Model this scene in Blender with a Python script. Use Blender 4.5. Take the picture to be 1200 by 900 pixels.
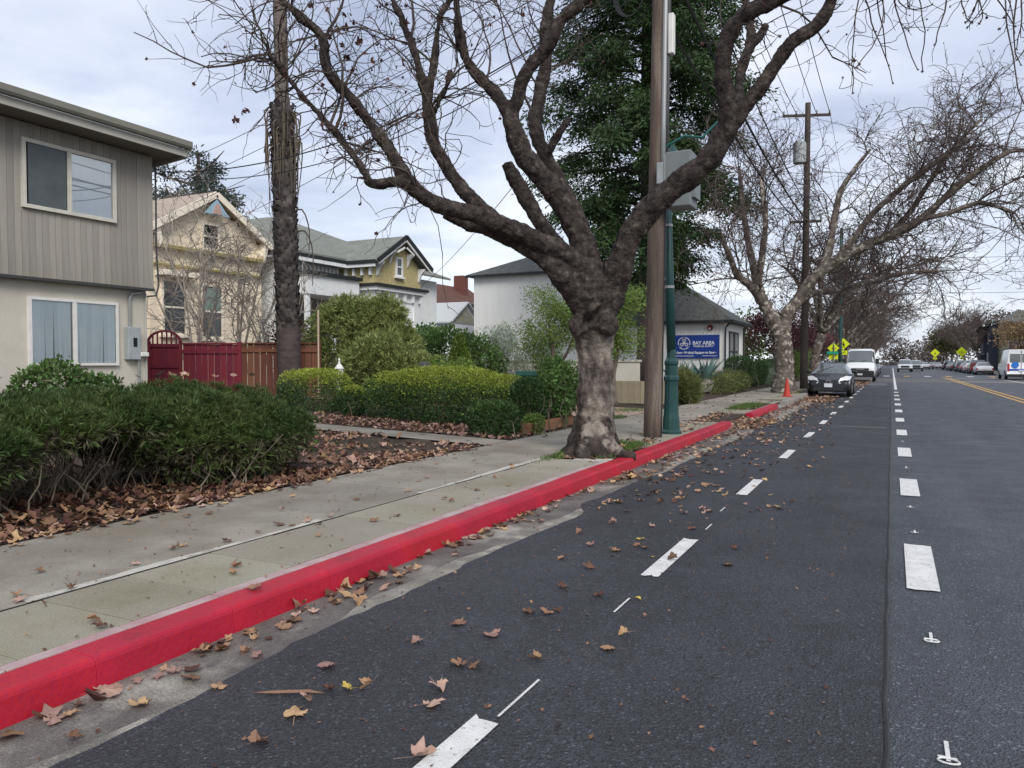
import bpy, math, random
import numpy as np
from mathutils import Vector, Matrix
for o in list(bpy.data.objects): bpy.data.objects.remove(o)
SC = bpy.context.scene
COL = SC.collection
random.seed(4); RNG = np.random.default_rng(11)
R = math.radians
# ---------------------------------------------------------------- camera
cam = bpy.data.cameras.new('camera'); cam.lens = 27.0; cam.sensor_width = 36; cam.clip_end = 4000; cam.clip_start = .05
camo = bpy.data.objects.new('camera', cam); COL.objects.link(camo)
camo.location = (0, 0, 1.5); camo.rotation_euler = (R(90-1.655), 0, R(26.31)); SC.camera = camo
# ---------------------------------------------------------------- sky
SUN_EL, SUN_AZ = R(40), R(138)          # azimuth clockwise from +Y
w = bpy.data.worlds.new('World'); SC.world = w; w.use_nodes = True
nt = w.node_tree; N = nt.nodes; L = nt.links; N.clear()
def nd(t, **k):
    n = N.new(t)
    for a, b in k.items(): setattr(n, a, b)
    return n
out = nd('ShaderNodeOutputWorld'); bg = nd('ShaderNodeBackground'); bg.inputs[1].default_value = .1
sky = nd('ShaderNodeTexSky'); sky.sky_type = 'NISHITA'; sky.sun_disc = False; sky.sun_elevation = SUN_EL; sky.sun_rotation = SUN_AZ
tc = nd('ShaderNodeTexCoord'); sep = nd('ShaderNodeSeparateXYZ'); L.new(tc.outputs['Generated'], sep.inputs[0])
mz = nd('ShaderNodeMath', operation='MAXIMUM'); L.new(sep.outputs[2], mz.inputs[0]); mz.inputs[1].default_value = 0
az = nd('ShaderNodeMath', operation='ADD'); L.new(mz.outputs[0], az.inputs[0]); az.inputs[1].default_value = .16
dv = [nd('ShaderNodeMath', operation='DIVIDE') for _ in range(2)]
for i in range(2): L.new(sep.outputs[i], dv[i].inputs[0]); L.new(az.outputs[0], dv[i].inputs[1])
cb = nd('ShaderNodeCombineXYZ'); L.new(dv[0].outputs[0], cb.inputs[0]); L.new(dv[1].outputs[0], cb.inputs[1])
n1 = nd('ShaderNodeTexNoise'); n1.inputs['Scale'].default_value = 1.05; n1.inputs['Detail'].default_value = 7; n1.inputs['Roughness'].default_value = .55; n1.inputs['Distortion'].default_value = .35
L.new(cb.outputs[0], n1.inputs['Vector'])
rp = nd('ShaderNodeValToRGB'); e = rp.color_ramp.elements
e[0].position = .34; e[0].color = (.34, .385, .51, 1); e[1].position = .66; e[1].color = (.80, .82, .87, 1)
m = e.new(.48); m.color = (.52, .565, .69, 1)
L.new(n1.outputs['Fac'], rp.inputs[0])
# thin bright overcast band toward the horizon, all the way round
hz = nd('ShaderNodeMapRange'); hz.inputs[1].default_value = 0; hz.inputs[2].default_value = .26; hz.inputs[3].default_value = .55; hz.inputs[4].default_value = 0
L.new(mz.outputs[0], hz.inputs[0])
hm = nd('ShaderNodeMix', data_type='RGBA'); L.new(hz.outputs[0], hm.inputs[0]); L.new(rp.outputs[0], hm.inputs[6]); hm.inputs[7].default_value = (.80, .84, .89, 1)
mul = nd('ShaderNodeVectorMath', operation='SCALE'); L.new(hm.outputs[2], mul.inputs[0]); mul.inputs[3].default_value = 7.4
mx = nd('ShaderNodeMix', data_type='RGBA'); mx.inputs[0].default_value = .88
L.new(sky.outputs[0], mx.inputs[6]); L.new(mul.outputs[0], mx.inputs[7]); L.new(mx.outputs[2], bg.inputs[0]); L.new(bg.outputs[0], out.inputs[0])
# ---------------------------------------------------------------- sun behind cloud
sl = bpy.data.lights.new('sun', 'SUN'); sl.energy = 1.5; sl.angle = R(28); sl.color = (1, .95, .87)
so = bpy.data.objects.new('sun', sl); COL.objects.link(so)
sd = Vector((math.sin(SUN_AZ)*math.cos(SUN_EL), math.cos(SUN_AZ)*math.cos(SUN_EL), math.sin(SUN_EL)))
so.rotation_euler = sd.to_track_quat('Z', 'Y').to_euler(); so.location = (0, 0, 60)
SC.view_settings.view_transform = 'Standard'; SC.view_settings.look = 'None'; SC.view_settings.exposure = 0.88; SC.view_settings.gamma = 1
SC.view_settings.use_curve_mapping = False
SC.render.engine = 'CYCLES'

# ================================================================ helpers
def tag(o, label=None, cat=None, group=None, kind=None):
    if label: o['label'] = label
    if cat: o['category'] = cat
    if group: o['group'] = group
    if kind: o['kind'] = kind
    return o
def empty(name, loc, label=None, cat=None, group=None, rz=0):
    o = bpy.data.objects.new(name, None); COL.objects.link(o); o.location = loc; o.rotation_euler = (0, 0, rz)
    o.empty_display_size = .1
    return tag(o, label, cat, group)
def link(name, me, mat=None, parent=None, loc=None):
    if mat is not None and not me.materials: me.materials.append(mat)
    o = bpy.data.objects.new(name, me); COL.objects.link(o)
    if parent is not None: o.parent = parent
    if loc is not None: o.location = loc
    return o
def np_mesh(name, verts, faces, smooth=False):
    """verts (n,3), faces (m,k) all of one size"""
    verts = np.ascontiguousarray(verts, np.float32); faces = np.ascontiguousarray(faces, np.int32)
    me = bpy.data.meshes.new(name); k = faces.shape[1]; mfn = faces.shape[0]
    me.vertices.add(len(verts)); me.vertices.foreach_set('co', verts.ravel())
    me.loops.add(mfn*k); me.loops.foreach_set('vertex_index', faces.ravel())
    me.polygons.add(mfn); me.polygons.foreach_set('loop_start', np.arange(0, mfn*k, k, dtype=np.int32))
    try: me.polygons.foreach_set('loop_total', np.full(mfn, k, np.int32))
    except Exception: pass
    if smooth: me.polygons.foreach_set('use_smooth', np.ones(mfn, bool))
    me.update(calc_edges=True)
    return me
class MB:
    def __init__(s): s.v = []; s.f = []
    def add(s, vs, fs):
        b = len(s.v); s.v += [tuple(map(float, q)) for q in vs]; s.f += [tuple(b+i for i in f) for f in fs]; return s
    def box(s, x0, x1, y0, y1, z0, z1):
        return s.add([(x0,y0,z0),(x1,y0,z0),(x1,y1,z0),(x0,y1,z0),(x0,y0,z1),(x1,y0,z1),(x1,y1,z1),(x0,y1,z1)],
                     [(0,3,2,1),(4,5,6,7),(0,1,5,4),(1,2,6,5),(2,3,7,6),(3,0,4,7)])
    def cbox(s, c, d): return s.box(c[0]-d[0]/2, c[0]+d[0]/2, c[1]-d[1]/2, c[1]+d[1]/2, c[2]-d[2]/2, c[2]+d[2]/2)
    def hexa(s, p): return s.add(p, [(0,3,2,1),(4,5,6,7),(0,1,5,4),(1,2,6,5),(2,3,7,6),(3,0,4,7)])
    def beam(s, a, b, wd, ht, upv=(0,0,1)):
        a = Vector(a); b = Vector(b); t = (b-a).normalized(); u = Vector(upv)
        if abs(t.dot(u)) > .98: u = Vector((1,0,0))
        sd_ = t.cross(u).normalized()*wd/2; u = sd_.cross(t).normalized()*ht/2
        return s.hexa([a-sd_-u, a+sd_-u, b+sd_-u, b-sd_-u, a-sd_+u, a+sd_+u, b+sd_+u, b-sd_+u])
    def prism(s, poly, axis, a, b):
        """poly of 2d points, extruded along axis ('x','y','z') from a to b"""
        def P(q, t): return (t, q[0], q[1]) if axis == 'x' else (q[0], t, q[1]) if axis == 'y' else (q[0], q[1], t)
        n = len(poly)
        return s.add([P(q, a) for q in poly]+[P(q, b) for q in poly],
                     [tuple(range(n))[::-1], tuple(range(n, 2*n))]+[(i, (i+1) % n, n+(i+1) % n, n+i) for i in range(n)])
    def tube(s, pts, r, n=8, cap=True):
        pts = np.asarray(pts, float); k = len(pts); r = np.broadcast_to(np.asarray(r, float), (k,))
        t = np.gradient(pts, axis=0); t /= np.linalg.norm(t, axis=1)[:, None]+1e-9
        u = np.cross(t[0], (0, 0, 1.)); 
        if np.linalg.norm(u) < .1: u = np.cross(t[0], (1., 0, 0))
        vs = []
        for i in range(k):
            u = u-t[i]*(u@t[i]); u /= np.linalg.norm(u)+1e-9; v_ = np.cross(t[i], u)
            for j in range(n):
                a = 2*math.pi*j/n; vs.append(pts[i]+r[i]*(math.cos(a)*u+math.sin(a)*v_))
        fs = [(i*n+j, i*n+(j+1) % n, (i+1)*n+(j+1) % n, (i+1)*n+j) for i in range(k-1) for j in range(n)]
        if cap: fs += [tuple(range(n))[::-1], tuple((k-1)*n+j for j in range(n))]
        return s.add(vs, fs)
    def lathe(s, prof, n=16, c=(0, 0, 0)):
        vs = [(c[0]+r*math.cos(2*math.pi*j/n), c[1]+r*math.sin(2*math.pi*j/n), c[2]+z) for r, z in prof for j in range(n)]
        k = len(prof)
        fs = [(i*n+j, i*n+(j+1) % n, (i+1)*n+(j+1) % n, (i+1)*n+j) for i in range(k-1) for j in range(n)]
        fs += [tuple(range(n))[::-1], tuple((k-1)*n+j for j in range(n))]
        return s.add(vs, fs)
    def disc_y(s, c, r, h, n=20):   # cylinder along x axis
        vs = [(c[0]+dx, c[1]+r*math.cos(2*math.pi*j/n), c[2]+r*math.sin(2*math.pi*j/n)) for dx in (-h/2, h/2) for j in range(n)]
        return s.add(vs, [tuple(range(n)), tuple(range(n, 2*n))[::-1]]+[(j, n+j, n+(j+1) % n, (j+1) % n) for j in range(n)])
    def mesh(s, name, smooth=False):
        me = bpy.data.meshes.new(name); me.from_pydata(s.v, [], s.f); 
        if smooth: me.polygons.foreach_set('use_smooth', np.ones(len(me.polygons), bool))
        me.update(); return me
    def build(s, name, mat, parent=None, smooth=False, bevel=0, loc=None):
        o = link(name, s.mesh(name, smooth), mat, parent, loc)
        if bevel:
            b = o.modifiers.new('bevel', 'BEVEL'); b.width = bevel; b.segments = 2; b.limit_method = 'ANGLE'
        return o
def copy_tree(o, parent=None):
    c = o.copy(); COL.objects.link(c); c.parent = parent
    for ch in list(o.children): copy_tree(ch, c)
    return c
def catmull(pts, k):
    """resample a polyline (rows of any width) smoothly to k rows"""
    p = np.asarray(pts, float); n = len(p)
    q = np.vstack([2*p[0]-p[1], p, 2*p[-1]-p[-2]])
    t = np.linspace(0, n-1-1e-6, k); i = t.astype(int); f = (t-i)[:, None]
    a, b, c, d = q[i], q[i+1], q[i+2], q[i+3]
    return .5*(2*b+(c-a)*f+(2*a-5*b+4*c-d)*f**2+(3*b-a-3*c+d)*f**3)
def unit(v): return v/(np.linalg.norm(v, axis=-1, keepdims=True)+1e-9)

# ================================================================ materials
def pmat(name, c1, c2=None, scale=4, rough=.75, spec=.3, bump=0, bscale=60, island=0, objr=0, c3=None, scale3=.6, pos3=(.5, .62),
         metal=0, detail=5, pos=(.35, .65), trans=0, stretch=None, fine=0, fscale=200, coat=0):
    mt = bpy.data.materials.new(name); mt.use_nodes = True; t = mt.node_tree; ns = t.nodes; b = ns['Principled BSDF']
    b.inputs['Roughness'].default_value = rough; b.inputs['Specular IOR Level'].default_value = spec; b.inputs['Metallic'].default_value = metal
    b.inputs['Base Color'].default_value = (*c1, 1); b.inputs['Coat Weight'].default_value = coat
    tcn = ns.new('ShaderNodeTexCoord'); vec = tcn.outputs['Object']
    if stretch:
        mp = ns.new('ShaderNodeMapping'); mp.inputs['Scale'].default_value = stretch; t.links.new(vec, mp.inputs[0]); vec = mp.outputs[0]
    def noise(sc, det=detail):
        n = ns.new('ShaderNodeTexNoise'); n.inputs['Scale'].default_value = sc; n.inputs['Detail'].default_value = det; n.inputs['Roughness'].default_value = .6
        t.links.new(vec, n.inputs['Vector']); return n.outputs['Fac']
    def ramp(s, lo, hi):
        r = ns.new('ShaderNodeMapRange'); r.inputs[1].default_value = lo; r.inputs[2].default_value = hi; t.links.new(s, r.inputs[0]); return r.outputs[0]
    def mix(f, a, bb):
        x = ns.new('ShaderNodeMix'); x.data_type = 'RGBA'
        if isinstance(f, float): x.inputs[0].default_value = f
        else: t.links.new(f, x.inputs[0])
        for s, v in ((x.inputs[6], a), (x.inputs[7], bb)):
            if isinstance(v, tuple): s.default_value = (*v, 1)
            else: t.links.new(v, s)
        return x.outputs[2]
    colr = c1
    if c2: colr = mix(ramp(noise(scale), *pos), c1, c2)
    if c3: colr = mix(ramp(noise(scale3), *pos3), colr, c3)
    hsv = None
    def bright(colr, src, amt):
        h = ns.new('ShaderNodeHueSaturation')
        if isinstance(colr, tuple): h.inputs['Color'].default_value = (*colr, 1)
        else: t.links.new(colr, h.inputs['Color'])
        mr = ns.new('ShaderNodeMapRange'); mr.inputs[3].default_value = 1-amt; mr.inputs[4].default_value = 1+amt
        t.links.new(src, mr.inputs[0]); t.links.new(mr.outputs[0], h.inputs['Value'])
        mh = ns.new('ShaderNodeMapRange'); mh.inputs[3].default_value = .5-amt*.045; mh.inputs[4].default_value = .5+amt*.045
        t.links.new(src, mh.inputs[0]); t.links.new(mh.outputs[0], h.inputs['Hue'])
        return h.outputs[0]
    if fine: colr = bright(colr, ramp(noise(fscale, 2), .3, .7), fine)
    if island: g = ns.new('ShaderNodeNewGeometry'); colr = bright(colr, g.outputs['Random Per Island'], island)
    if objr: g = ns.new('ShaderNodeObjectInfo'); colr = bright(colr, g.outputs['Random'], objr)
    if not isinstance(colr, tuple): t.links.new(colr, b.inputs['Base Color'])
    if bump:
        bp = ns.new('ShaderNodeBump'); bp.inputs['Strength'].default_value = bump; bp.inputs['Distance'].default_value = .02
        t.links.new(noise(bscale, 6), bp.inputs['Height']); t.links.new(bp.outputs[0], b.inputs['Normal'])
    if trans:
        tr = ns.new('ShaderNodeBsdfTranslucent'); ms = ns.new('ShaderNodeMixShader'); ms.inputs[0].default_value = trans
        if isinstance(colr, tuple): tr.inputs[0].default_value = (*colr, 1)
        else: t.links.new(colr, tr.inputs[0])
        t.links.new(b.outputs[0], ms.inputs[1]); t.links.new(tr.outputs[0], ms.inputs[2]); t.links.new(ms.outputs[0], ns['Material Output'].inputs[0])
    return mt
def glass(name, tint, rough=.03, spec=1.0):
    return pmat(name, tint, rough=rough, spec=spec)
M = {}
def asphalt(name, dark, light, speck, streak, stain):
    mt = bpy.data.materials.new(name); mt.use_nodes = True; t = mt.node_tree; ns = t.nodes; lk = t.links.new; b = ns['Principled BSDF']
    b.inputs['Specular IOR Level'].default_value = .45
    tcn = ns.new('ShaderNodeTexCoord')
    def vec(st=None):
        if not st: return tcn.outputs['Object']
        mp = ns.new('ShaderNodeMapping'); mp.inputs['Scale'].default_value = st; lk(tcn.outputs['Object'], mp.inputs[0]); return mp.outputs[0]
    def noise(sc, det=4, st=None, rg=.6):
        n = ns.new('ShaderNodeTexNoise'); n.inputs['Scale'].default_value = sc; n.inputs['Detail'].default_value = det; n.inputs['Roughness'].default_value = rg; lk(vec(st), n.inputs['Vector']); return n.outputs['Fac']
    def rng_(s, a, b_, c=0., d=1.):
        r = ns.new('ShaderNodeMapRange'); r.inputs[1].default_value = a; r.inputs[2].default_value = b_; r.inputs[3].default_value = c; r.inputs[4].default_value = d; lk(s, r.inputs[0]); return r.outputs[0]
    def mix(f, a, c):
        x = ns.new('ShaderNodeMix'); x.data_type = 'RGBA'; lk(f, x.inputs[0])
        for s_, v in ((x.inputs[6], a), (x.inputs[7], c)):
            if isinstance(v, tuple): s_.default_value = (*v, 1)
            else: lk(v, s_)
        return x.outputs[2]
    def val(colr, s):
        h = ns.new('ShaderNodeHueSaturation'); lk(colr, h.inputs['Color']); lk(s, h.inputs['Value']); return h.outputs[0]
    colr = mix(rng_(noise(.7, 5), .35, .65), dark, light)
    colr = val(colr, rng_(noise(1.6, 4, (1, streak, 1)), .3, .7, .82, 1.2))            # wheel-worn streaks along the road
    colr = val(colr, rng_(noise(.9, 6, None, .7), .60, .72, 1., 1-stain))                # old drips
    vo = ns.new('ShaderNodeTexVoronoi'); vo.inputs['Scale'].default_value = 95; lk(vec(), vo.inputs['Vector'])   # aggregate
    sp = ns.new('ShaderNodeSeparateColor'); lk(vo.outputs['Color'], sp.inputs[0])
    colr = val(colr, rng_(sp.outputs[0], 0, 1, 1-speck, 1+speck))
    colr = mix(rng_(sp.outputs[1], .955, .97), colr, tuple(min(1, 2.4*c) for c in light))  # pale chips
    lk(colr, b.inputs['Base Color']); lk(rng_(noise(2, 3), .3, .7, .5, .72), b.inputs['Roughness'])
    bp = ns.new('ShaderNodeBump'); bp.inputs['Strength'].default_value = .8; bp.inputs['Distance'].default_value = .012
    ad = ns.new('ShaderNodeMath'); ad.operation = 'MULTIPLY_ADD'; lk(noise(45, 4), ad.inputs[0]); ad.inputs[1].default_value = .6; lk(vo.outputs['Distance'], ad.inputs[2]); lk(ad.outputs[0], bp.inputs['Height']); lk(bp.outputs[0], b.inputs['Normal'])
    return mt
M['asphalt_a'] = asphalt('asphalt fresh', (.023,.025,.029), (.036,.039,.045), .5, .10, .3)
M['asphalt_b'] = asphalt('asphalt older', (.042,.047,.056), (.062,.068,.080), .34, .05, .25)
M['asphalt_c'] = pmat('asphalt worn patch', (.085,.083,.080), (.11,.107,.102), 1.5, .7, .4, .6, 120, fine=.5, fscale=200)
M['paint'] = pmat('road paint white', (.70,.70,.68), (.56,.56,.54), 7, .6, .3, .4, 90, fine=.16, c3=(.22,.22,.22), scale3=34, pos3=(.60,.68))
M['paint_y'] = pmat('road paint yellow', (.62,.36,.06), (.50,.30,.09), 5, .6, .3)
M['concrete'] = pmat('pavement concrete', (.285,.26,.218), (.215,.197,.165), 1.6, .85, .2, .35, 90, objr=.10, fine=.22, fscale=150, c3=(.19,.165,.13), scale3=.8, pos3=(.46,.68))
M['concrete_moss'] = pmat('mossy concrete', (.26,.24,.19), (.30,.275,.225), 2.2, .88, .2, .35, 90, objr=.08, fine=.22, fscale=150, c3=(.21,.192,.13), scale3=1.1, pos3=(.48,.72))
M['concrete_new'] = pmat('pale concrete filler', (.52,.50,.45), (.40,.385,.34), 6, .85, .2, .3, 100, fine=.25, c3=(.28,.26,.22), scale3=7, pos3=(.5,.68))
M['concrete_pink'] = pmat('overspray concrete', (.42,.34,.33), (.36,.22,.23), 5, .85, .2, .3, 100, fine=.15)
M['gutter'] = pmat('gutter concrete', (.16,.145,.13), (.085,.072,.07), 2.4, .75, .35, .5, 70, fine=.4, fscale=120, c3=(.33,.31,.265), scale3=1.4, pos3=(.55,.7))
M['gutter_edge'] = pmat('gutter lip', (.25,.235,.205), (.15,.14,.125), 3, .85, .2, .5, 80, fine=.4, fscale=110, c3=(.33,.31,.27), scale3=5)
M['kerb_red'] = pmat('kerb red paint', (.43,.012,.034), (.34,.011,.028), 2.5, .5, .3, .22, 30, fine=.12, fscale=60, c3=(.18,.018,.03), scale3=5.5, pos3=(.62,.78), objr=.08)
M['kerb_grey'] = pmat('kerb concrete', (.29,.275,.24), (.22,.2,.175), 3, .85, .2, .3, 60, fine=.2)
M['soil'] = pmat('yard soil', (.075,.058,.045), (.05,.04,.032), 3, .95, .1, .9, 30, fine=.4)
M['groundmat'] = pmat('ground dirt and dry grass', (.11,.10,.07), (.08,.09,.05), .2, .95, .1)
M['brickdrive'] = pmat('driveway concrete', (.34,.29,.25), (.30,.19,.13), 1.1, .85, .2, .3, 60, fine=.2)
M['leaf_tan'] = pmat('dry leaf tan', (.36,.215,.13), (.27,.15,.09), 14, .7, .3, .4, 60, island=.42, objr=.32, trans=.12)
M['leaf_brown'] = pmat('dry leaf brown', (.165,.085,.052), (.10,.052,.036), 14, .7, .3, .4, 60, island=.45, objr=.35, trans=.1)
M['leaf_pink'] = pmat('dry leaf underside', (.40,.26,.215), (.30,.18,.14), 14, .75, .25, .4, 60, island=.35, objr=.25, trans=.1)
M['leaf_yellow'] = pmat('yellow leaf', (.55,.42,.10), (.48,.33,.08), 14, .6, .3, .2, 60, objr=.2, trans=.2)
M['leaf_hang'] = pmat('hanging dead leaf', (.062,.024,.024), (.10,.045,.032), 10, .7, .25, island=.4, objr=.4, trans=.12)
M['bark_dark'] = pmat('twig bark', (.060,.047,.042), (.095,.078,.068), 9, .85, .15, island=.2)
M['bark_mid'] = pmat('branch bark grey brown', (.105,.085,.072), (.17,.14,.12), 6, .85, .15, .8, 25, island=.15)
M['bark_far'] = pmat('far twig bark', (.10,.078,.073), (.14,.112,.103), 3, .9, .1, island=.25)
M['bark_pale'] = pmat('pale plane bark', (.21,.185,.155), (.115,.095,.08), 5, .85, .15, .8, 20, c3=(.33,.30,.25), scale3=3, pos3=(.55,.65))
M['stem'] = pmat('shrub stem', (.13,.105,.08), (.20,.17,.135), 12, .85, .15, island=.3)
PLANE_A = {
'trunk': [(-3.979,10.705,-0.07,0.595),(-3.97,10.716,0.133,0.532),(-3.961,10.727,0.348,0.418),(-3.943,10.746,0.664,0.342),(-3.937,10.763,1.107,0.298),(-3.942,10.773,1.487,0.304),(-3.957,10.775,1.766,0.329),(-3.959,10.78,1.956,0.38),(-3.963,10.786,2.209,0.393),(-3.966,10.793,2.462,0.418),(-3.98,10.793,2.69,0.355)],
'l1a': [(-4.022,10.763,2.412,0.279),(-4.227,10.458,2.993,0.249),(-4.461,10.125,3.174,0.22),(-4.813,9.734,3.371,0.204),(-5.148,9.349,3.513,0.188),(-5.415,9.108,3.587,0.181),(-5.623,8.896,3.672,0.173),(-5.725,8.738,3.776,0.166),(-5.85,8.681,3.914,0.155),(-6.032,8.492,4.343,0.136),(-6.218,8.409,4.604,0.125),(-6.424,8.207,4.966,0.112),(-6.593,8.02,5.21,0.106),(-6.676,7.987,5.443,0.1),(-6.709,7.979,5.732,0.094),(-6.822,7.817,5.876,0.088),(-6.981,7.632,6.05,0.076),(-7.219,7.524,6.354,0.065)],
'l1a2': [(-5.746,8.729,3.811,0.114),(-5.955,8.516,3.879,0.113),(-6.219,8.384,3.856,0.096),(-6.24,8.266,3.979,0.084),(-6.477,8.161,4.349,0.079),(-6.666,7.966,4.643,0.072),(-7.02,7.805,5.087,0.067),(-7.181,7.623,5.37,0.061),(-7.301,7.568,5.502,0.05)],
'l1b': [(-4.076,10.838,2.088,0.23),(-4.171,10.523,2.45,0.25),(-4.33,10.288,2.77,0.234),(-4.554,10.185,3.016,0.21),(-4.889,10.026,3.226,0.185),(-5.223,9.867,3.399,0.16),(-5.555,9.705,3.497,0.136),(-5.781,9.486,3.626,0.098)],
'l2': [(-4.901,9.802,3.389,0.145),(-5.131,9.695,3.582,0.157),(-5.378,9.691,3.772,0.171),(-5.798,9.612,4.311,0.154),(-6.014,9.52,4.767,0.142),(-6.076,9.506,5.285,0.123),(-6.126,9.383,5.715,0.098),(-6.286,9.321,6.228,0.086),(-6.467,9.246,6.68,0.073),(-6.591,9.194,6.985,0.061)],
'l2b': [(-6.064,9.509,5.186,0.099),(-6.024,9.541,5.581,0.092),(-6.028,9.665,6.015,0.087),(-6.032,9.791,6.533,0.082),(-5.941,9.958,6.868,0.076),(-5.808,10.033,7.147,0.063)],
'l2c': [(-6.006,9.532,5.038,0.062),(-5.867,9.495,5.214,0.061),(-5.719,9.462,5.386,0.061),(-5.668,9.496,5.64,0.055)],
'l3': [(-3.977,10.787,2.437,0.367),(-4.087,10.752,3.045,0.329),(-4.252,10.687,3.564,0.291),(-4.537,10.451,4.073,0.257),(-4.814,10.214,4.448,0.243),(-4.931,10.057,4.829,0.222),(-4.99,10.037,5.112,0.197)],
'l3l': [(-4.966,10.044,4.977,0.16),(-5.136,9.971,5.309,0.148),(-5.507,9.802,5.753,0.123),(-5.617,9.651,6.228,0.104),(-5.681,9.643,6.949,0.086)],
'l3r': [(-4.989,10.034,5.001,0.16),(-4.849,10.0,5.275,0.159),(-4.723,9.961,5.58,0.145),(-4.415,10.012,5.914,0.156),(-4.177,10.03,6.277,0.143),(-3.924,10.163,6.539,0.131),(-3.627,10.206,6.751,0.118)],
'l3b': [(-4.242,11.124,3.125,0.236),(-4.515,11.347,3.838,0.215),(-4.943,11.384,4.628,0.191),(-5.213,11.383,5.274,0.179),(-5.188,11.526,5.859,0.167),(-5.108,11.583,6.415,0.153),(-5.115,11.598,6.97,0.153),(-5.039,11.771,7.741,0.14)],
'l3c': [(-4.227,11.233,2.808,0.225),(-4.95,11.234,3.56,0.203),(-5.373,11.27,4.227,0.2),(-5.562,11.188,4.585,0.193),(-5.626,11.16,4.709,0.138)],
'l3d': [(-5.054,11.331,4.697,0.096),(-4.807,11.239,4.981,0.101),(-4.557,11.262,5.325,0.087)],
'r1': [(-3.927,10.799,2.057,0.279),(-3.773,10.889,2.475,0.329),(-3.568,10.782,2.955,0.292),(-3.43,10.75,3.3,0.271),(-3.195,10.764,3.601,0.257),(-2.83,10.732,3.911,0.24),(-2.391,10.735,4.196,0.236),(-2.153,10.75,4.497,0.222),(-2.032,10.706,4.723,0.22)],
'r1a': [(-2.031,10.704,4.642,0.185),(-2.036,10.6,4.955,0.166),(-2.063,10.487,5.34,0.159),(-1.998,10.42,5.729,0.151),(-1.802,10.414,5.998,0.15),(-1.461,10.476,6.14,0.138),(-1.04,10.578,6.311,0.12)],
'r1b': [(-2.041,10.698,4.607,0.173),(-1.79,10.721,4.955,0.155),(-1.553,10.736,5.227,0.142),(-1.25,10.675,5.609,0.128),(-0.944,10.721,5.81,0.127),(-0.791,10.69,5.984,0.12),(-0.69,10.635,6.176,0.108),(-0.442,10.539,6.311,0.084),(0.168,10.617,6.313,0.062),(0.889,10.748,6.24,0.045),(1.687,11.028,6.138,0.03)],
'r1c': [(-2.037,11.039,4.756,0.095),(-2.011,11.402,5.214,0.098),(-2.041,11.625,5.68,0.1),(-1.92,11.815,6.257,0.1),(-2.012,11.901,6.868,0.095),(-2.061,11.885,7.147,0.089)],
'r1d': [(-1.963,11.789,6.093,0.088),(-1.77,11.778,6.277,0.093),(-1.705,11.815,6.426,0.087)],
'root1': [(-3.95,10.516,0.555,0.149),(-4.065,10.336,0.193,0.173),(-4.256,10.124,0.022,0.122),(-4.434,9.923,-0.025,0.048)],
'root2': [(-3.717,10.524,0.686,0.111),(-3.603,10.457,0.327,0.122),(-3.442,10.476,0.174,0.11),(-3.242,10.519,0.156,0.073)],
'root3': [(-3.915,10.422,0.563,0.148),(-3.886,10.144,0.162,0.157),(-3.872,9.977,-0.033,0.083)],
'root4': [(-3.783,10.489,0.625,0.123),(-3.666,10.311,0.217,0.133),(-3.549,10.195,0.02,0.072)],
'root5': [(-3.976,10.949,0.521,0.155),(-3.864,11.216,0.176,0.157),(-3.808,11.462,0.021,0.067)],
'burl1': [(-3.78,10.539,2.141,0.16),(-3.691,10.581,2.042,0.185),(-3.722,10.561,1.919,0.148)],
'burl2': [(-4.057,10.507,1.898,0.149),(-4.125,10.477,2.022,0.149),(-4.082,10.502,2.147,0.124)],
'burl3': [(-3.919,10.42,2.285,0.196),(-3.82,10.433,2.21,0.184)]}
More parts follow.
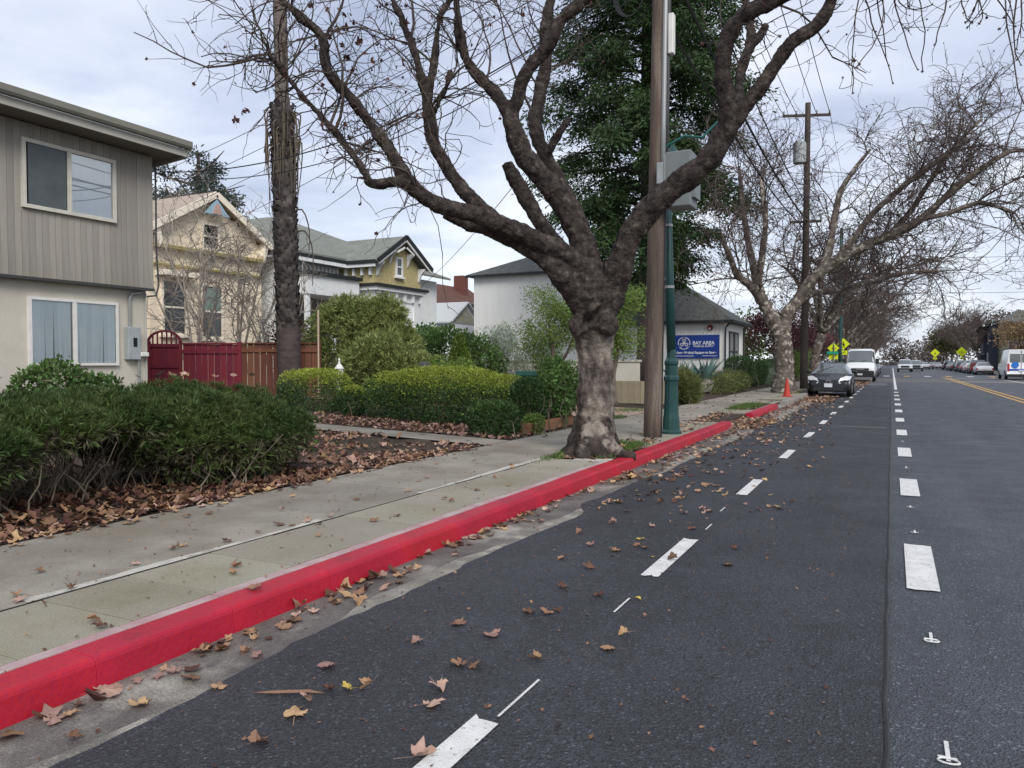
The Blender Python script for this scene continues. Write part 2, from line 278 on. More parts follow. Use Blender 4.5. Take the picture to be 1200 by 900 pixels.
PLANE_B = {
'trunk': [(-4.237,35.355,0.007,0.709),(-4.211,35.385,0.53,0.56),(-4.222,35.41,1.463,0.485),(-4.301,35.401,2.396,0.485),(-4.509,35.316,2.955,0.448),(-4.784,35.198,3.515,0.373)],
'a': [(-4.509,35.316,2.955,0.373),(-4.784,35.198,3.515,0.355),(-5.162,35.035,4.262,0.299),(-5.521,34.54,4.792,0.222),(-6.003,33.981,5.238,0.183),(-6.233,33.445,5.99,0.145),(-6.494,33.115,6.682,0.108)],
'a2': [(-5.162,35.035,4.262,0.261),(-5.423,35.272,5.227,0.207),(-5.78,35.368,6.764,0.171),(-6.019,35.63,8.148,0.153),(-6.209,35.803,9.532,0.115),(-6.288,35.789,10.3,0.077)],
'a3': [(-5.303,34.984,4.821,0.187),(-5.076,34.578,6.059,0.166),(-4.918,34.367,7.474,0.146),(-5.034,34.126,8.705,0.109),(-5.143,34.101,9.61,0.072)],
'b': [(-4.301,35.401,2.396,0.336),(-4.148,35.512,3.515,0.336),(-3.755,35.727,4.15,0.317),(-3.277,35.765,4.913,0.297),(-2.735,35.827,5.445,0.277),(-1.86,35.83,5.981,0.255),(-0.941,35.854,6.466,0.234),(-0.074,35.847,6.796,0.213),(0.989,35.944,7.361,0.193),(2.105,35.972,8.408,0.166),(3.187,35.976,9.249,0.136),(4.143,36.132,9.812,0.101),(4.986,36.323,9.724,0.067)],
'c': [(-3.047,35.887,5.172,0.223),(-2.672,36.317,5.829,0.224),(-2.473,36.785,6.922,0.188),(-2.339,37.225,8.109,0.171),(-2.159,37.569,9.103,0.153),(-1.667,38.067,10.108,0.115),(-0.996,38.655,11.124,0.077)],
'd': [(-2.263,35.847,5.752,0.183),(-1.539,35.902,6.73,0.182),(-0.728,35.779,7.794,0.161),(0.373,35.685,8.765,0.14),(1.599,35.874,9.678,0.104),(2.793,36.046,10.531,0.068)],
'e': [(-0.234,35.99,6.757,0.143),(0.563,36.864,7.8,0.145),(1.206,37.441,8.932,0.12),(2.347,38.402,10.838,0.092),(3.342,39.155,12.004,0.074)],
'f': [(-3.909,35.867,3.903,0.188),(-3.319,37.071,4.536,0.192),(-2.153,38.328,4.862,0.156),(-0.946,39.606,5.238,0.139),(0.483,40.998,5.704,0.121),(1.943,41.946,5.809,0.081)],
'g': [(0.989,35.944,7.361,0.14),(1.925,35.741,7.491,0.121),(3.114,35.894,7.821,0.102),(4.281,36.009,7.336,0.077)]}
# ================================================================ ground, road, kerb, pavement
def yz(x): return .125+.28*min(max((-x-6)/8, 0), 1)
g = MB().box(-2500, 2500, -900, 3000, -1, -.06).build('ground', M['groundmat']); tag(g, kind='structure')
road = MB().add([(-3.3,-30,-.004),(10.62,-30,-.004),(10.62,900,-.004),(-3.3,900,-.004)], [(0,1,2,3)]).build('road', M['asphalt_b']); tag(road, kind='structure')
# fresh strip of asphalt with a ragged edge over the gutter
ys = np.concatenate([np.arange(-6, 30, .12), np.arange(30, 120, 1.5), [300, 900]])
ed = -2.80+.03*np.sin(ys*1.3)+.02*np.sin(ys*3.1+1)+np.interp(ys, [-6,4,6.2,7.1,7.5,9,12,17,20,30,900], [.0,.0,-.02,.10,-.10,-.03,.05,.16,.22,.2,.2])+RNG.normal(0,.008,len(ys))
sm = .0+RNG.normal(0,.006,len(ys))
vs = [(a,b,0) for a,b in zip(ed,ys)]+[(a,b,.0) for a,b in zip(sm,ys)]
n_ = len(ys)
MB().add(vs, [(i, n_+i, n_+i+1, i+1) for i in range(n_-1)]).build('fresh_asphalt', M['asphalt_a'], road)
# thin tar bead along the seam
b = MB(); b.tube([(-.004+RNG.normal(0,.004), y, -.001) for y in np.arange(1,40,.25)], .011, 5); b.build('seam_bead', pmat('tar', (.022,.022,.024), rough=.5, spec=.5), road)
# patched stretch and utility cut across the lane
for (x0,x1,y0,y1,mt) in ((-1.1,-.1,19.2,19.5,'asphalt_c'),(-.9,-.1,39,39.25,'asphalt_c'),(-3.2,10.5,62,78,'asphalt_c')):
    MB().add([(x0,y0,.004),(x1,y0,.004),(x1,y1,.004),(x0,y1,.004)], [(0,1,2,3)]).build('patch', M[mt], road)
def mark(x, y0, y1, wd, mat='paint', name='lane_dash', rough=True, z=.006):
    n = 5; vs = []; 
    xs = np.linspace(x-wd/2, x+wd/2, n)
    j = .022 if rough else 0
    for y, jj in ((y0, j), (y1, j*.6)):
        vs += [(q, y+RNG.uniform(-jj, jj)+(.03 if rough and k in (0,) and y == y1 else 0), z) for k, q in enumerate(xs)]
    return MB().add(vs, [(i, i+1, n+i+1, n+i) for i in range(n-1)]).build(name, M[mat], road)
for k in range(0, 22):
    y1 = 2.78+3.66*k; mark(-1.50, y1-1.24, y1, .125)
for k in range(0, 11):
    y1 = 3.08+3.96*k; mark(.205, y1-1.38, y1, .195)
mark(.205, 46, 220, .14, rough=False)
for x in (4.35, 4.68): mark(x, -5, 84, .13, 'paint_y', 'centre_line', False)
mark(8.35, 30, 84, .14, rough=False, name='edge_line')
for k in range(7): mark(-2.4+k*1.9, 88, 91.5, .6, 'paint_y' if k % 2 == 0 else 'paint', 'crosswalk_bar', False)
mark(6.9, 80.5, 81.1, 4.2, rough=False, name='stop_bar'); mark(6.5, 66, 66.4, 3.5, rough=False, name='stop_bar')
mark(-1.6, 55, 55.4, 2.6, rough=False, name='stop_bar'); mark(-.9, 58.5, 58.8, 1.2, rough=False, name='stop_bar')
# survey ticks sprayed between the dashes
for (x, y, ln, ring) in ((.21,3.35,.17,1),(.21,4.72,.14,1),(.20,7.6,.12,0),(.19,8.9,.12,0),(.2,12.2,.2,0),(.2,16.2,.2,0)):
    b = MB(); b.box(x-.008,x+.008,y-ln/2,y+ln/2,.0045,.006)
    b.box(x-.035,x+.03,y-ln/2+.02,y-ln/2+.034,.0062,.0072)
    if ring: b.tube([(x+.028*math.cos(t)*1.3, y-ln/2-.005+.022*math.sin(t), .008) for t in np.linspace(0,6.0,14)], .0045, 4)
    b.build('survey_mark', M['paint'], road)
for (x, y, ln) in ((-1.47,3.05,.42),(-1.47,4.5,.3),(-1.47,7.0,.25),(-1.52,7.9,.25)):
    MB().box(x-.006,x+.006,y-ln/2,y+ln/2,.0045,.006).build('survey_mark', M['paint'], road)
# gutter
gut = MB().add([(-3.3,-30,-.003),(-2.45,-30,-.003),(-2.45,300,-.003),(-3.3,300,-.003)], [(0,1,2,3)]).build('gutter', M['gutter']); tag(gut, kind='structure')
lip = [( -2.80+.05*math.sin(y*.9)+.03*math.sin(y*2.7), y) for y in np.arange(-5,60,.2)]
MB().add([(a-.06-.035*math.sin(y*1.7)-.02*math.sin(y*5.3)-RNG.uniform(0,.02), y, -.0012) for a,y in lip]+[(a+.30, y, -.0012) for a,y in lip], [(i, len(lip)+i, len(lip)+i+1, i+1) for i in range(len(lip)-1)]).build('gutter_lip', M['gutter_edge'], gut)
# kerb in segments
prof = [(-3.45,-.05),(-3.240,-.05),(-3.256,.112),(-3.263,.130),(-3.279,.140),(-3.30,.1435),(-3.45,.147)]
kerb = empty('kerb', (-3.35,0,0)); tag(kerb, kind='structure')
km = MB().prism([(x+3.35,z) for x,z in prof], 'y', .001, .819).mesh('kerb_segment', False)
def kerbrun(y0, y1, mat):
    y = y0
    me = km.copy(); me.materials.append(M[mat])
    while y < y1-.4:
        o = link('kerb_segment', me, None, kerb, (RNG.normal(0,.002), y, RNG.normal(0,.0015))); y += .82
        bv = o.modifiers.new('bevel','BEVEL'); bv.width = .003; bv.segments = 1; bv.limit_method = 'ANGLE'
kerbrun(-1.82, 17.5, 'kerb_red'); kerbrun(20.9, 26, 'kerb_red'); kerbrun(27.8, 31.3, 'kerb_grey')
MB().prism([(x+3.35,z) for x,z in prof], 'y', 31.2, 400).build('kerb_segment', M['kerb_grey'], kerb)
kerb2 = MB().prism([(10.6,-.05),(10.85,-.05),(10.85,.14),(10.62,.14),(10.6,.12)], 'y', -10, 600).build('kerb', M['kerb_grey']); tag(kerb2, kind='structure')
# pavement: bed plus slabs
pave = MB().box(-5.86,-3.452,-12,400,-.05,.118).build('sidewalk', M['soil']); tag(pave, kind='structure')
def slab(x0,x1,y0,y1,mat,name='slab',z=.15):
    b = MB().box(x0+.004,x1-.004,y0+.004,y1-.004,.1,z+RNG.normal(0,.0018))
    return b.build(name, M[mat], pave, bevel=.004)
y = -1.6
js = [-1.6,-.9,-.3,.3,.9,1.5,2.1,2.69,3.24,3.89,4.5,5.36,6.0,6.6,7.3,7.9,8.46,9.1,9.85]
for a,b_ in zip(js,js[1:]): slab(-4.31,-3.54,a,b_,'concrete_moss')
for a in np.arange(-1.6,9.7,.6): slab(-3.54,-3.455,a,a+.6,'concrete_pink','slab',.1485)
for a in np.arange(12.0,17.4,.9): slab(-4.31,-3.455,a,a+.9,'concrete_moss')
slab(-3.95,-3.46,9.87,10.2,'concrete_new')
js = [-1.6,0,1.2,2.72,3.95,5.35,6.8,8.3,9.7,11.2,12.7,14.2,15.7,17.2,18.7,20.2,21.7,23.2,24.7,26.2,27.7,29.2,30.7,32.2,33.7,35.2,36.7,38.2,39.7,41.2,42.7]
for a,b_ in zip(js,js[1:]): slab(-5.85,-4.31,a,b_,'concrete')
slab(-5.85,-3.455,42.7,400,'concrete')
for a in np.arange(20.9,27,1.2): slab(-4.31,-3.455,a,a+1.2,'concrete_moss')
for a in np.arange(29.2,42,1.5): 
    if not 34.5 < a < 36.5: slab(-4.31,-3.455,a,a+1.5,'concrete_moss')
fl = [(y, .09+.03*math.sin(y*1.1)+.015*math.sin(y*4)+RNG.uniform(-.012,.012)) for y in np.arange(2.62,5.2,.1)]
fl2 = [(y, .08+.03*math.sin(y*1.6)+RNG.uniform(-.012,.012)) for y in np.arange(6.6,9.8,.1)]
for f in (fl, fl2):
    MB().add([(-4.315, q, .1545) for q,_ in f]+[(-4.315-wd, q, .1545) for q,wd in f], [(i, i+1, len(f)+i+1, len(f)+i) for i in range(len(f)-1)]).build('joint_filler', M['concrete_new'], pave)
b = MB(); b.box(-4.312,-4.302,-1,9.8,.148,.1535); b.build('joint_seal', pmat('joint tar', (.03,.03,.027), rough=.9), pave)  # dark strip laid along the lengthwise joint
sw2 = MB().box(10.85,14,-10,600,-.05,.14).build('sidewalk', M['concrete']); tag(sw2, kind='structure')
# apron of the driveway and driveway itself
for (y0,y1) in ((17.65,20.8),(26.1,27.7)):
    ap = MB().add([(-3.44,y0,.045),(-3.44,y1,.045),(-4.3,y1,.152),(-4.3,y0,.152),(-3.2,y0,.0),(-3.2,y1,.0)], [(0,1,2,3),(4,5,1,0)]).build('driveway_apron', M['gutter_edge'], pave)
def sheet(name, x0, x1, y0, y1, dz, mat, nx=12):
    xs = np.linspace(x0, x1, nx); 
    return tag(MB().add([(x, q, yz(x)+dz) for x in xs for q in (y0,y1)], [(2*i,2*i+1,2*i+3,2*i+2) for i in range(nx-1)]).build(name, M[mat]), kind='structure')
sheet('driveway', -5.85, -17, 17.3, 21.2, .03, 'brickdrive')
sheet('path', -5.85, -15.4, 10.95, 11.75, .028, 'concrete')
# yard soil, uneven
gx = np.concatenate([-np.arange(5.86,14,.13), -np.arange(14,40,1.5), [-90,-400]]); gy = np.concatenate([[-40,-10],np.arange(0,18,.15),np.arange(18,60,1.5),[120,600]])
GX, GY = np.meshgrid(gx, gy, indexing='ij')
GZ = np.vectorize(yz)(GX)+np.where(GX > -14, .018*np.sin(GX*7+GY*3)+.014*np.sin(GY*9-GX*4)+RNG.normal(0,.006,GX.shape), 0)*np.clip((-5.9-GX)*3,0,1)
i, j = np.meshgrid(np.arange(len(gx)-1), np.arange(len(gy)-1), indexing='ij'); s_ = len(gy)
yard = link('yard', np_mesh('yard', np.stack([GX,GY,GZ],-1).reshape(-1,3), np.stack([i*s_+j,i*s_+j+1,(i+1)*s_+j+1,(i+1)*s_+j],-1).reshape(-1,4), True), M['soil']); tag(yard, kind='structure')

# ================================================================ buildings
M['siding'] = pmat('taupe board siding', (.34,.315,.28), (.27,.25,.22), 2.5, .8, .2, .25, 40, objr=.12, stretch=(1,1,.25), fine=.1, c3=(.36,.22,.15), scale3=3.4, pos3=(.69,.76))
M['stucco'] = pmat('beige stucco', (.58,.55,.48), (.52,.49,.42), 1.5, .9, .15, .5, 70, fine=.08)
M['trim_taupe'] = pmat('painted taupe trim', (.44,.425,.375), (.39,.375,.335), 3, .6, .3)
M['soffit'] = pmat('soffit', (.20,.185,.165), rough=.8)
M['gutter_metal'] = pmat('gutter metal', (.205,.20,.165), (.17,.165,.14), 3, .5, .4)
M['white_trim'] = pmat('white window frame', (.72,.71,.68), (.64,.63,.60), 6, .5, .4)
M['cream_trim'] = pmat('cream window frame', (.60,.585,.52), (.52,.5,.44), 6, .6, .3)
M['dark_metal'] = pmat('dark metal', (.045,.045,.047), rough=.5, spec=.4)
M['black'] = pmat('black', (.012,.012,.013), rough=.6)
M['blind'] = pmat('pale blue grey vertical blind', (.80,.86,.87), (.72,.78,.79), 3, .7, .2, objr=.08)
M['curtain'] = pmat('pale curtain', (.80,.84,.86), (.86,.89,.90), 2, .8, .2, stretch=(1,6,.4))
M['screen'] = pmat('insect screen pane', (.060,.072,.075), (.085,.10,.105), 1.6, .35, .5)
M['metergrey'] = pmat('meter box grey', (.36,.39,.40), (.30,.33,.34), 5, .45, .5)
M['galv'] = pmat('galvanised pipe', (.33,.34,.34), rough=.45, metal=.5)
def clear_glass(name, refl=.18, tint=(.96,.98,.98)):
    mt = bpy.data.materials.new(name); mt.use_nodes = True; t = mt.node_tree; ns = t.nodes; ns.remove(ns['Principled BSDF'])
    a = ns.new('ShaderNodeBsdfTransparent'); a.inputs[0].default_value = (*tint,1); gl = ns.new('ShaderNodeBsdfGlossy'); gl.inputs['Roughness'].default_value = .02
    fr = ns.new('ShaderNodeFresnel'); fr.inputs[0].default_value = 1.33; ad = ns.new('ShaderNodeMath'); ad.operation = 'ADD'; ad.inputs[1].default_value = refl; t.links.new(fr.outputs[0], ad.inputs[0])
    mxs = ns.new('ShaderNodeMixShader'); t.links.new(ad.outputs[0], mxs.inputs[0]); t.links.new(a.outputs[0], mxs.inputs[1]); t.links.new(gl.outputs[0], mxs.inputs[2]); t.links.new(mxs.outputs[0], ns['Material Output'].inputs[0])
    return mt
M['glass'] = clear_glass('window glass', .03); M['glass_sky'] = clear_glass('reflecting window glass', .16)
M['glass_dark'] = glass('dark window glass', (.018,.021,.024), .06, .8)
def frame_x(X, y0, y1, z0, z1, fw, dp, mull=()):
    b = MB(); b.box(X,X+dp,y0,y1,z1-fw,z1); b.box(X,X+dp,y0,y1,z0,z0+fw); b.box(X,X+dp,y0,y0+fw,z0+fw,z1-fw); b.box(X,X+dp,y1-fw,y1,z0+fw,z1-fw)
    for (kind, t, wd) in mull:
        if kind == 'v': b.box(X+.002,X+dp-.004,t-wd/2,t+wd/2,z0+fw,z1-fw)
        else: b.box(X+.002,X+dp-.004,y0+fw,y1-fw,t-wd/2,t+wd/2)
    return b
def pane_x(X, y0, y1, z0, z1, mat, parent, name='pane'):
    return MB().box(X-.006,X,y0,y1,z0,z1).build(name, mat, parent)

apt = empty('apartment_building', (-15.53,9,0.3), 'two storey building with taupe board siding above beige stucco, cut by left edge', 'building')
P0 = Vector(apt.location)
def AB(b, name, mat, parent=None, **k):
    """build in world coordinates under a parent chain rooted at an unrotated empty"""
    root = parent or apt; off = Vector((0,0,0)); q = root
    while q: off += Vector(q.location); q = q.parent
    b.v = [(x-off.x, y-off.y, z-off.z) for x,y,z in b.v]
    return b.build(name, mat, root, **k)
AB(MB().box(-24,-15.72,-4,12.40,.2,3.24), 'wall', M['stucco'])
AB(MB().box(-24,-15.58,-4,12.46,3.24,6.28), 'wall', M['soffit'])
yb = 12.48; bm_ = MB().box(0,.03,-.132,0,0,3.07).mesh('siding_board'); bm_.materials.append(M['siding'])
for k in range(62):
    wq = .138
    link('siding_board', bm_, None, apt, (-15.58+RNG.normal(0,.002)-P0.x, yb-k*wq-P0.y, 3.21+(.0 if k%3 else -.004)-P0.z))
AB(MB().box(-15.6,-15.5,-4,12.46,3.15,3.21), 'drip_edge', M['dark_metal'])
# roof slab with eaves, fascia, gutter
AB(MB().box(-25,-14.90,-5,12.86,6.30,6.40), 'soffit', M['soffit'])
AB(MB().box(-14.90,-14.86,-5,12.88,6.29,6.46), 'fascia', M['trim_taupe'])
AB(MB().box(-25,-14.90,12.86,12.90,6.29,6.46), 'fascia', M['trim_taupe'])
AB(MB().prism([(-14.88,6.47),(-14.76,6.47),(-14.73,6.52),(-14.73,6.64),(-14.88,6.64)],'y',-5,12.94), 'roof_gutter', M['gutter_metal'])
AB(MB().add([(-14.93,-5,6.47),(-14.93,12.85,6.47),(-20,12.85,7.0),(-20,-5,7.0),(-25,12.85,6.47),(-25,-5,6.47)],[(0,1,2,3),(3,2,4,5),(0,3,5),(1,4,2)]), 'roof', pmat('gravel roof',(.2,.19,.17),rough=.9))
# raking end board of the roof
AB(MB().beam((-14.9,12.93,6.40),(-16.4,12.93,6.27),.05,.22), 'barge_board', M['trim_taupe'])
# upper window
W = AB(frame_x(-15.555,9.44,11.50,4.58,5.96,.075,.075,[('v',10.42,.09)]), 'window', M['cream_trim'])
AB(MB().box(-15.553,-15.514,9.515,9.565,4.655,5.885), 'shadow_liner', M['black'], W)
AB(MB().box(-15.545,-15.513,10.362,10.378,4.655,5.885), 'sash_edge', M['black'], W)
x = AB(MB().box(-15.515,-15.512,9.57,10.36,4.655,5.885), 'insect_screen', M['screen'], W)
AB(MB().box(-15.553,-15.548,10.465,11.425,4.655,5.885), 'curtain', M['curtain'], W)
AB(MB().box(-15.524,-15.52,9.566,11.425,4.655,5.885), 'pane', M['glass_sky'], W)
# lower window with vertical blinds
W = AB(frame_x(-15.725,9.62,11.63,1.42,2.83,.06,.08,[('v',10.60,.09)]), 'window', M['white_trim'])
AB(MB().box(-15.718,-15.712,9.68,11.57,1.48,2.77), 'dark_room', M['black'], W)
for k in range(20):
    y0 = 9.69+k*.094
    if abs(y0+.05-10.6) < .06: continue
    sk = RNG.uniform(-.02,.02); wd = RNG.choice([.092,.075,.05],p=[.45,.3,.25])
    AB(MB().hexa([(-15.708,y0+sk,1.485),(-15.706,y0+sk,1.485),(-15.700,y0+wd+sk*.5,1.485),(-15.704,y0+wd+sk*.5,1.485),(-15.708,y0,2.765),(-15.706,y0,2.765),(-15.70,y0+.093,2.765),(-15.704,y0+.093,2.765)]), 'blind_slat', M['blind'], W)
AB(MB().box(-15.677,-15.673,9.68,11.57,1.48,2.77), 'pane', M['glass'], W)
# meter box, conduit, cable
mbx = AB(MB().box(-15.72,-15.56,11.80,12.13,1.55,2.30), 'meter_box', M['metergrey'], bevel=.015)
AB(MB().box(-15.558,-15.545,11.93,12.02,1.85,2.05), 'meter_window', M['black'], mbx)
AB(MB().tube([(-15.66,11.92,2.3),(-15.66,11.92,2.95),(-15.66,11.97,3.05),(-15.62,12.2,3.1)], .035, 8), 'conduit', M['galv'])
AB(MB().tube([(-15.64,12.12,.4),(-15.64,12.12,1.56)], .03, 8), 'conduit', M['galv'])
AB(MB().box(-15.70,-15.55,12.12,12.34,1.62,1.72), 'vent_hood', M['white_trim'], bevel=.02)
AB(MB().tube([(-15.5,12.52,6.2),(-15.5,12.53,5.2),(-15.5,12.52,4.2),(-15.48,12.56,3.3),(-15.5,12.5,3.05),(-15.55,12.3,3.02)], .022, 6), 'service_cable', M['dark_metal'])
AB(MB().tube([(-15.68,12.36,.35),(-15.68,12.36,3.1)], .022, 6), 'downpipe', M['trim_taupe'])
# ---------------------------------------------------------------- fence with gate
M['fence_red'] = pmat('dark red fence paint', (.20,.026,.045), (.15,.020,.034), 4, .6, .3, .3, 40, objr=.16, stretch=(1,1,.2))
M['fence_brown'] = pmat('brown stained fence', (.17,.07,.046), (.11,.047,.033), 4, .75, .2, .4, 40, objr=.22, stretch=(1,1,.15))
FA, FB = np.array([-22.6,15.65]), np.array([-16.05,18.82])   # runs across the gap between the houses
FD = (FB-FA)/np.linalg.norm(FB-FA); FL = np.linalg.norm(FB-FA)
fang = math.atan2(FD[1],FD[0])
fence = empty('wooden_fence', (FA[0],FA[1],.36), 'tall board fence, red on the left and brown on the right', 'fence', rz=fang)
def fence_boards(t0, t1, mat, zt):
    n = int((t1-t0)/.19); me = MB().box(0,.182,-.012,.012,0,zt).mesh('board'); me.materials.append(M[mat])
    for k in range(n): link('board', me, None, fence, (t0+k*(t1-t0)/n, RNG.normal(0,.004), RNG.normal(0,.008)))
tr = FL*.66
fence_boards(3.05, tr, 'fence_red', 1.68); fence_boards(tr+.06, FL, 'fence_brown', 1.70)
MB().box(3.0,tr,-.05,-.014,1.40,1.52).build('rail', M['fence_red'], fence); MB().box(3.0,tr,-.05,.05,1.68,1.73).build('cap_rail', M['fence_red'], fence)
MB().box(tr+.1,FL,-.05,-.014,1.44,1.54).build('rail', M['fence_brown'], fence); MB().box(tr+.1,FL+.02,-.06,.05,1.70,1.74).build('cap_rail', M['fence_brown'], fence)
for t, m_ in ((tr+.02,'fence_red'),(FL*.83,'fence_brown'),(FL+.03,'fence_brown')): MB().box(t-.05,t+.05,-.05,.05,0,1.76).build('post', M[m_], fence)
MB().box(FL+.0,FL+.045,-.07,-.02,0,2.75).build('stake', pmat('pale wood stake',(.5,.4,.3),rough=.8), fence)
gate = empty('garden_gate', (FA[0],FA[1],.36), 'dark red gate with arched top of short spindles', 'gate', rz=fang)
ga, gb = 1.95, 3.0
me = MB().box(0,.142,-.012,.012,0,1.62).mesh('board'); me.materials.append(M['fence_red'])
for k in range(7): link('board', me, None, gate, (ga+.02+k*.146, RNG.normal(0,.003), .02))
MB().box(ga,gb,-.05,-.014,1.60,1.70).build('rail', M['fence_red'], gate); MB().box(ga,gb,-.05,-.014,.95,1.05).build('rail', M['fence_red'], gate)
for t in (ga-.01, gb-.07): MB().box(t,t+.08,-.055,.03,0,1.78).build('stile', M['fence_red'], gate)
for k in range(6):
    t = ga+.16+k*.146; h = 1.68+.40*math.sqrt(max(0,1-((t-(ga+gb)/2)/.53)**2)); MB().box(t-.02,t+.02,-.045,-.012,1.68,h).build('spindle', M['fence_red'], gate)
b = MB(); 
arc = [((ga+gb)/2+.52*math.cos(a), 1.72+.38*math.sin(a)) for a in np.linspace(0,math.pi,13)]
for p,q in zip(arc,arc[1:]): b.beam((p[0],-.03,p[1]),(q[0],-.03,q[1]),.06,.07,(0,1,0))
b.build('arch', M['fence_red'], gate)
# ---------------------------------------------------------------- cream gabled house
M['cream_wall'] = pmat('cream clapboard', (.86,.75,.59), (.80,.69,.53), 2, .8, .2, .2, 30)
M['cream_pale'] = pmat('pale cream trim', (.84,.76,.63), rough=.7)
M['shingle_tan'] = pmat('tan roof shingles', (.42,.345,.285), (.34,.28,.23), 4, .9, .1, .4, 20, fine=.2, fscale=12)
M['shingle_grey'] = pmat('grey green roof shingles', (.215,.23,.205), (.175,.185,.165), 2, .9, .15, .4, 20, fine=.22, fscale=10)
M['shingle_dark'] = pmat('dark grey roof shingles', (.085,.09,.088), (.125,.13,.125), 3, .9, .15, .4, 20, fine=.35, fscale=9)
M['moss_trim'] = pmat('mossy cornice', (.27,.23,.06), (.40,.33,.16), 3, .8)
M['shade'] = pmat('green window shade', (.20,.27,.24), rough=.8)
XH = -25.5
hy = empty('cream_house', (XH,23.4,.4), 'cream gabled wooden house behind bare shrubs and the red fence', 'house')
def HB(b, name, mat, parent=None, **k): return AB(b, name, mat, parent or hy, **k)
HB(MB().add([(XH,20.2,.3),(XH,26.1,.3),(XH,26.1,6.6),(XH,23.2,8.25),(XH,20.2,6.6),(XH-9,20.2,.3),(XH-9,26.1,.3),(XH-9,26.1,6.6),(XH-9,23.2,8.25),(XH-9,20.2,6.6)],
   [(0,1,2,3,4),(5,9,8,7,6),(0,5,6,1),(1,6,7,2),(0,4,9,5),(2,7,8,3),(3,8,9,4)]), 'wall', M['cream_wall'])
for k in range(28):
    z = 2.2+k*.215
    hw = 2.95 if z < 6.4 else max(.1,(8.2-z)*1.75)
    HB(MB().box(XH,XH+.018,23.2-min(hw,2.98),23.2+min(hw,2.88),z,z+.205), 'clapboard', M['cream_wall'])
for s in (-1,1):
    HB(MB().hexa([(XH-9.3,23.2,8.36),(XH+.42,23.2,8.36),(XH+.42,23.2+s*3.5,6.36),(XH-9.3,23.2+s*3.5,6.36),(XH-9.3,23.2,8.52),(XH+.42,23.2,8.52),(XH+.42,23.2+s*3.5,6.52),(XH-9.3,23.2+s*3.5,6.52)]), 'roof', M['shingle_tan'])
    HB(MB().beam((XH+.45,23.2,8.40),(XH+.45,23.2+s*3.5,6.40),.06,.26), 'barge_board', M['cream_pale'])
    HB(MB().prism([(23.2+s*2.75,6.75),(23.2+s*2.95,6.6),(23.2+s*2.75,5.9),(23.2+s*2.62,6.2)],'x',XH+.02,XH+.4), 'bracket', M['cream_pale'])
HB(MB().box(XH+.02,XH+.32,20.3,26.0,5.92,6.05), 'cornice', M['moss_trim']); HB(MB().box(XH+.02,XH+.22,20.3,26.0,5.25,5.33), 'cornice', M['moss_trim'])
gp = HB(MB().prism([(22.55,7.55),(23.85,7.55),(23.2,8.2)],'x',XH+.40,XH+.46), 'gable_panel', pmat('gable ornament blue',(.30,.45,.55),rough=.6))
HB(MB().prism([(22.95,7.58),(23.45,7.58),(23.3,8.0),(23.1,8.0)],'x',XH+.46,XH+.49), 'ornament', pmat('ornament red',(.5,.32,.27),rough=.6), gp)
def sash(root, X, y0, y1, z0, z1, top, bot, trim, X1=None):
    Wn = HB(frame_x(X,y0,y1,z0,z1,.10,.09,[('h',(z0+z1)/2,.07)]), 'window', trim, root)
    zm = (z0+z1)/2
    HB(MB().box(X+.012,X+.03,y0+.1,y1-.1,z0+.1,zm-.03), 'pane', bot, Wn); HB(MB().box(X+.012,X+.036,y0+.1,y1-.1,zm+.03,z1-.1), 'pane', top, Wn)
    HB(MB().box(X,X+.16,y0-.08,y1+.08,z0-.09,z0), 'sill', trim, Wn)
    return Wn
sash(hy, XH+.02, 20.75, 21.95, 2.55, 4.75, M['glass_dark'], M['glass_dark'], M['cream_pale'])
sash(hy, XH+.02, 22.62, 23.82, 2.45, 4.72, M['shade'], M['glass_dark'], M['cream_pale'])
sash(hy, XH+.02, 22.72, 23.68, 6.12, 7.25, M['glass_dark'], M['glass_dark'], M['cream_pale'])
HB(MB().box(XH+.02,XH+.55,20.5,22.2,4.85,5.05), 'window_hood', M['cream_pale'])
# ---------------------------------------------------------------- white and yellow cottage with bay
M['vict_white'] = pmat('white painted boards', (.78,.80,.81), (.70,.73,.735), 2.5, .7, .25, .15, 30)
M['vict_yellow'] = pmat('mustard fish scale shingles', (.50,.43,.23), (.42,.36,.19), 7, .8, .2, .5, 14, fine=.2, fscale=14)
M['black_trim'] = pmat('black cornice trim', (.022,.026,.028), rough=.6)
hv = empty('victorian_cottage', (-24,32,.5), 'white cottage with mustard shingled gable and dark cornices', 'house')
def VB(b, name, mat, parent=None, **k): return AB(b, name, mat, parent or hv, **k)
VB(MB().box(-40,-24.9,26.9,40,.4,6.35), 'wall', M['vict_white'])
VB(MB().box(-30,-22.75,30.8,34.9,.4,5.3), 'bay_wall', M['vict_white'])
VB(MB().add([(-22.75,30.8,5.3),(-22.75,34.9,5.3),(-22.75,34.9,6.45),(-22.75,32.85,7.7),(-22.75,30.8,6.45),(-30,30.8,5.3),(-30,34.9,5.3),(-30,34.9,6.45),(-30,32.85,7.7),(-30,30.8,6.45)],
   [(0,1,2,3,4),(0,4,9,5),(1,6,7,2),(2,7,8,3),(3,8,9,4),(5,9,8,7,6)]), 'gable_wall', M['vict_yellow'])
def slope(root, pts, th, mat, name='roof'):
    n = len(pts); b = MB().add(list(pts)+[(x,y,z+th) for x,y,z in pts], [tuple(range(n))[::-1], tuple(range(n,2*n))]+[(i,(i+1)%n,n+(i+1)%n,n+i) for i in range(n)])
    return AB(b, name, mat, root)
slope(hv, [(-24.2,26.4,6.45),(-24.2,40.5,6.45),(-31,34.5,9.4),(-31,32.4,9.4)], .12, M['shingle_grey'])
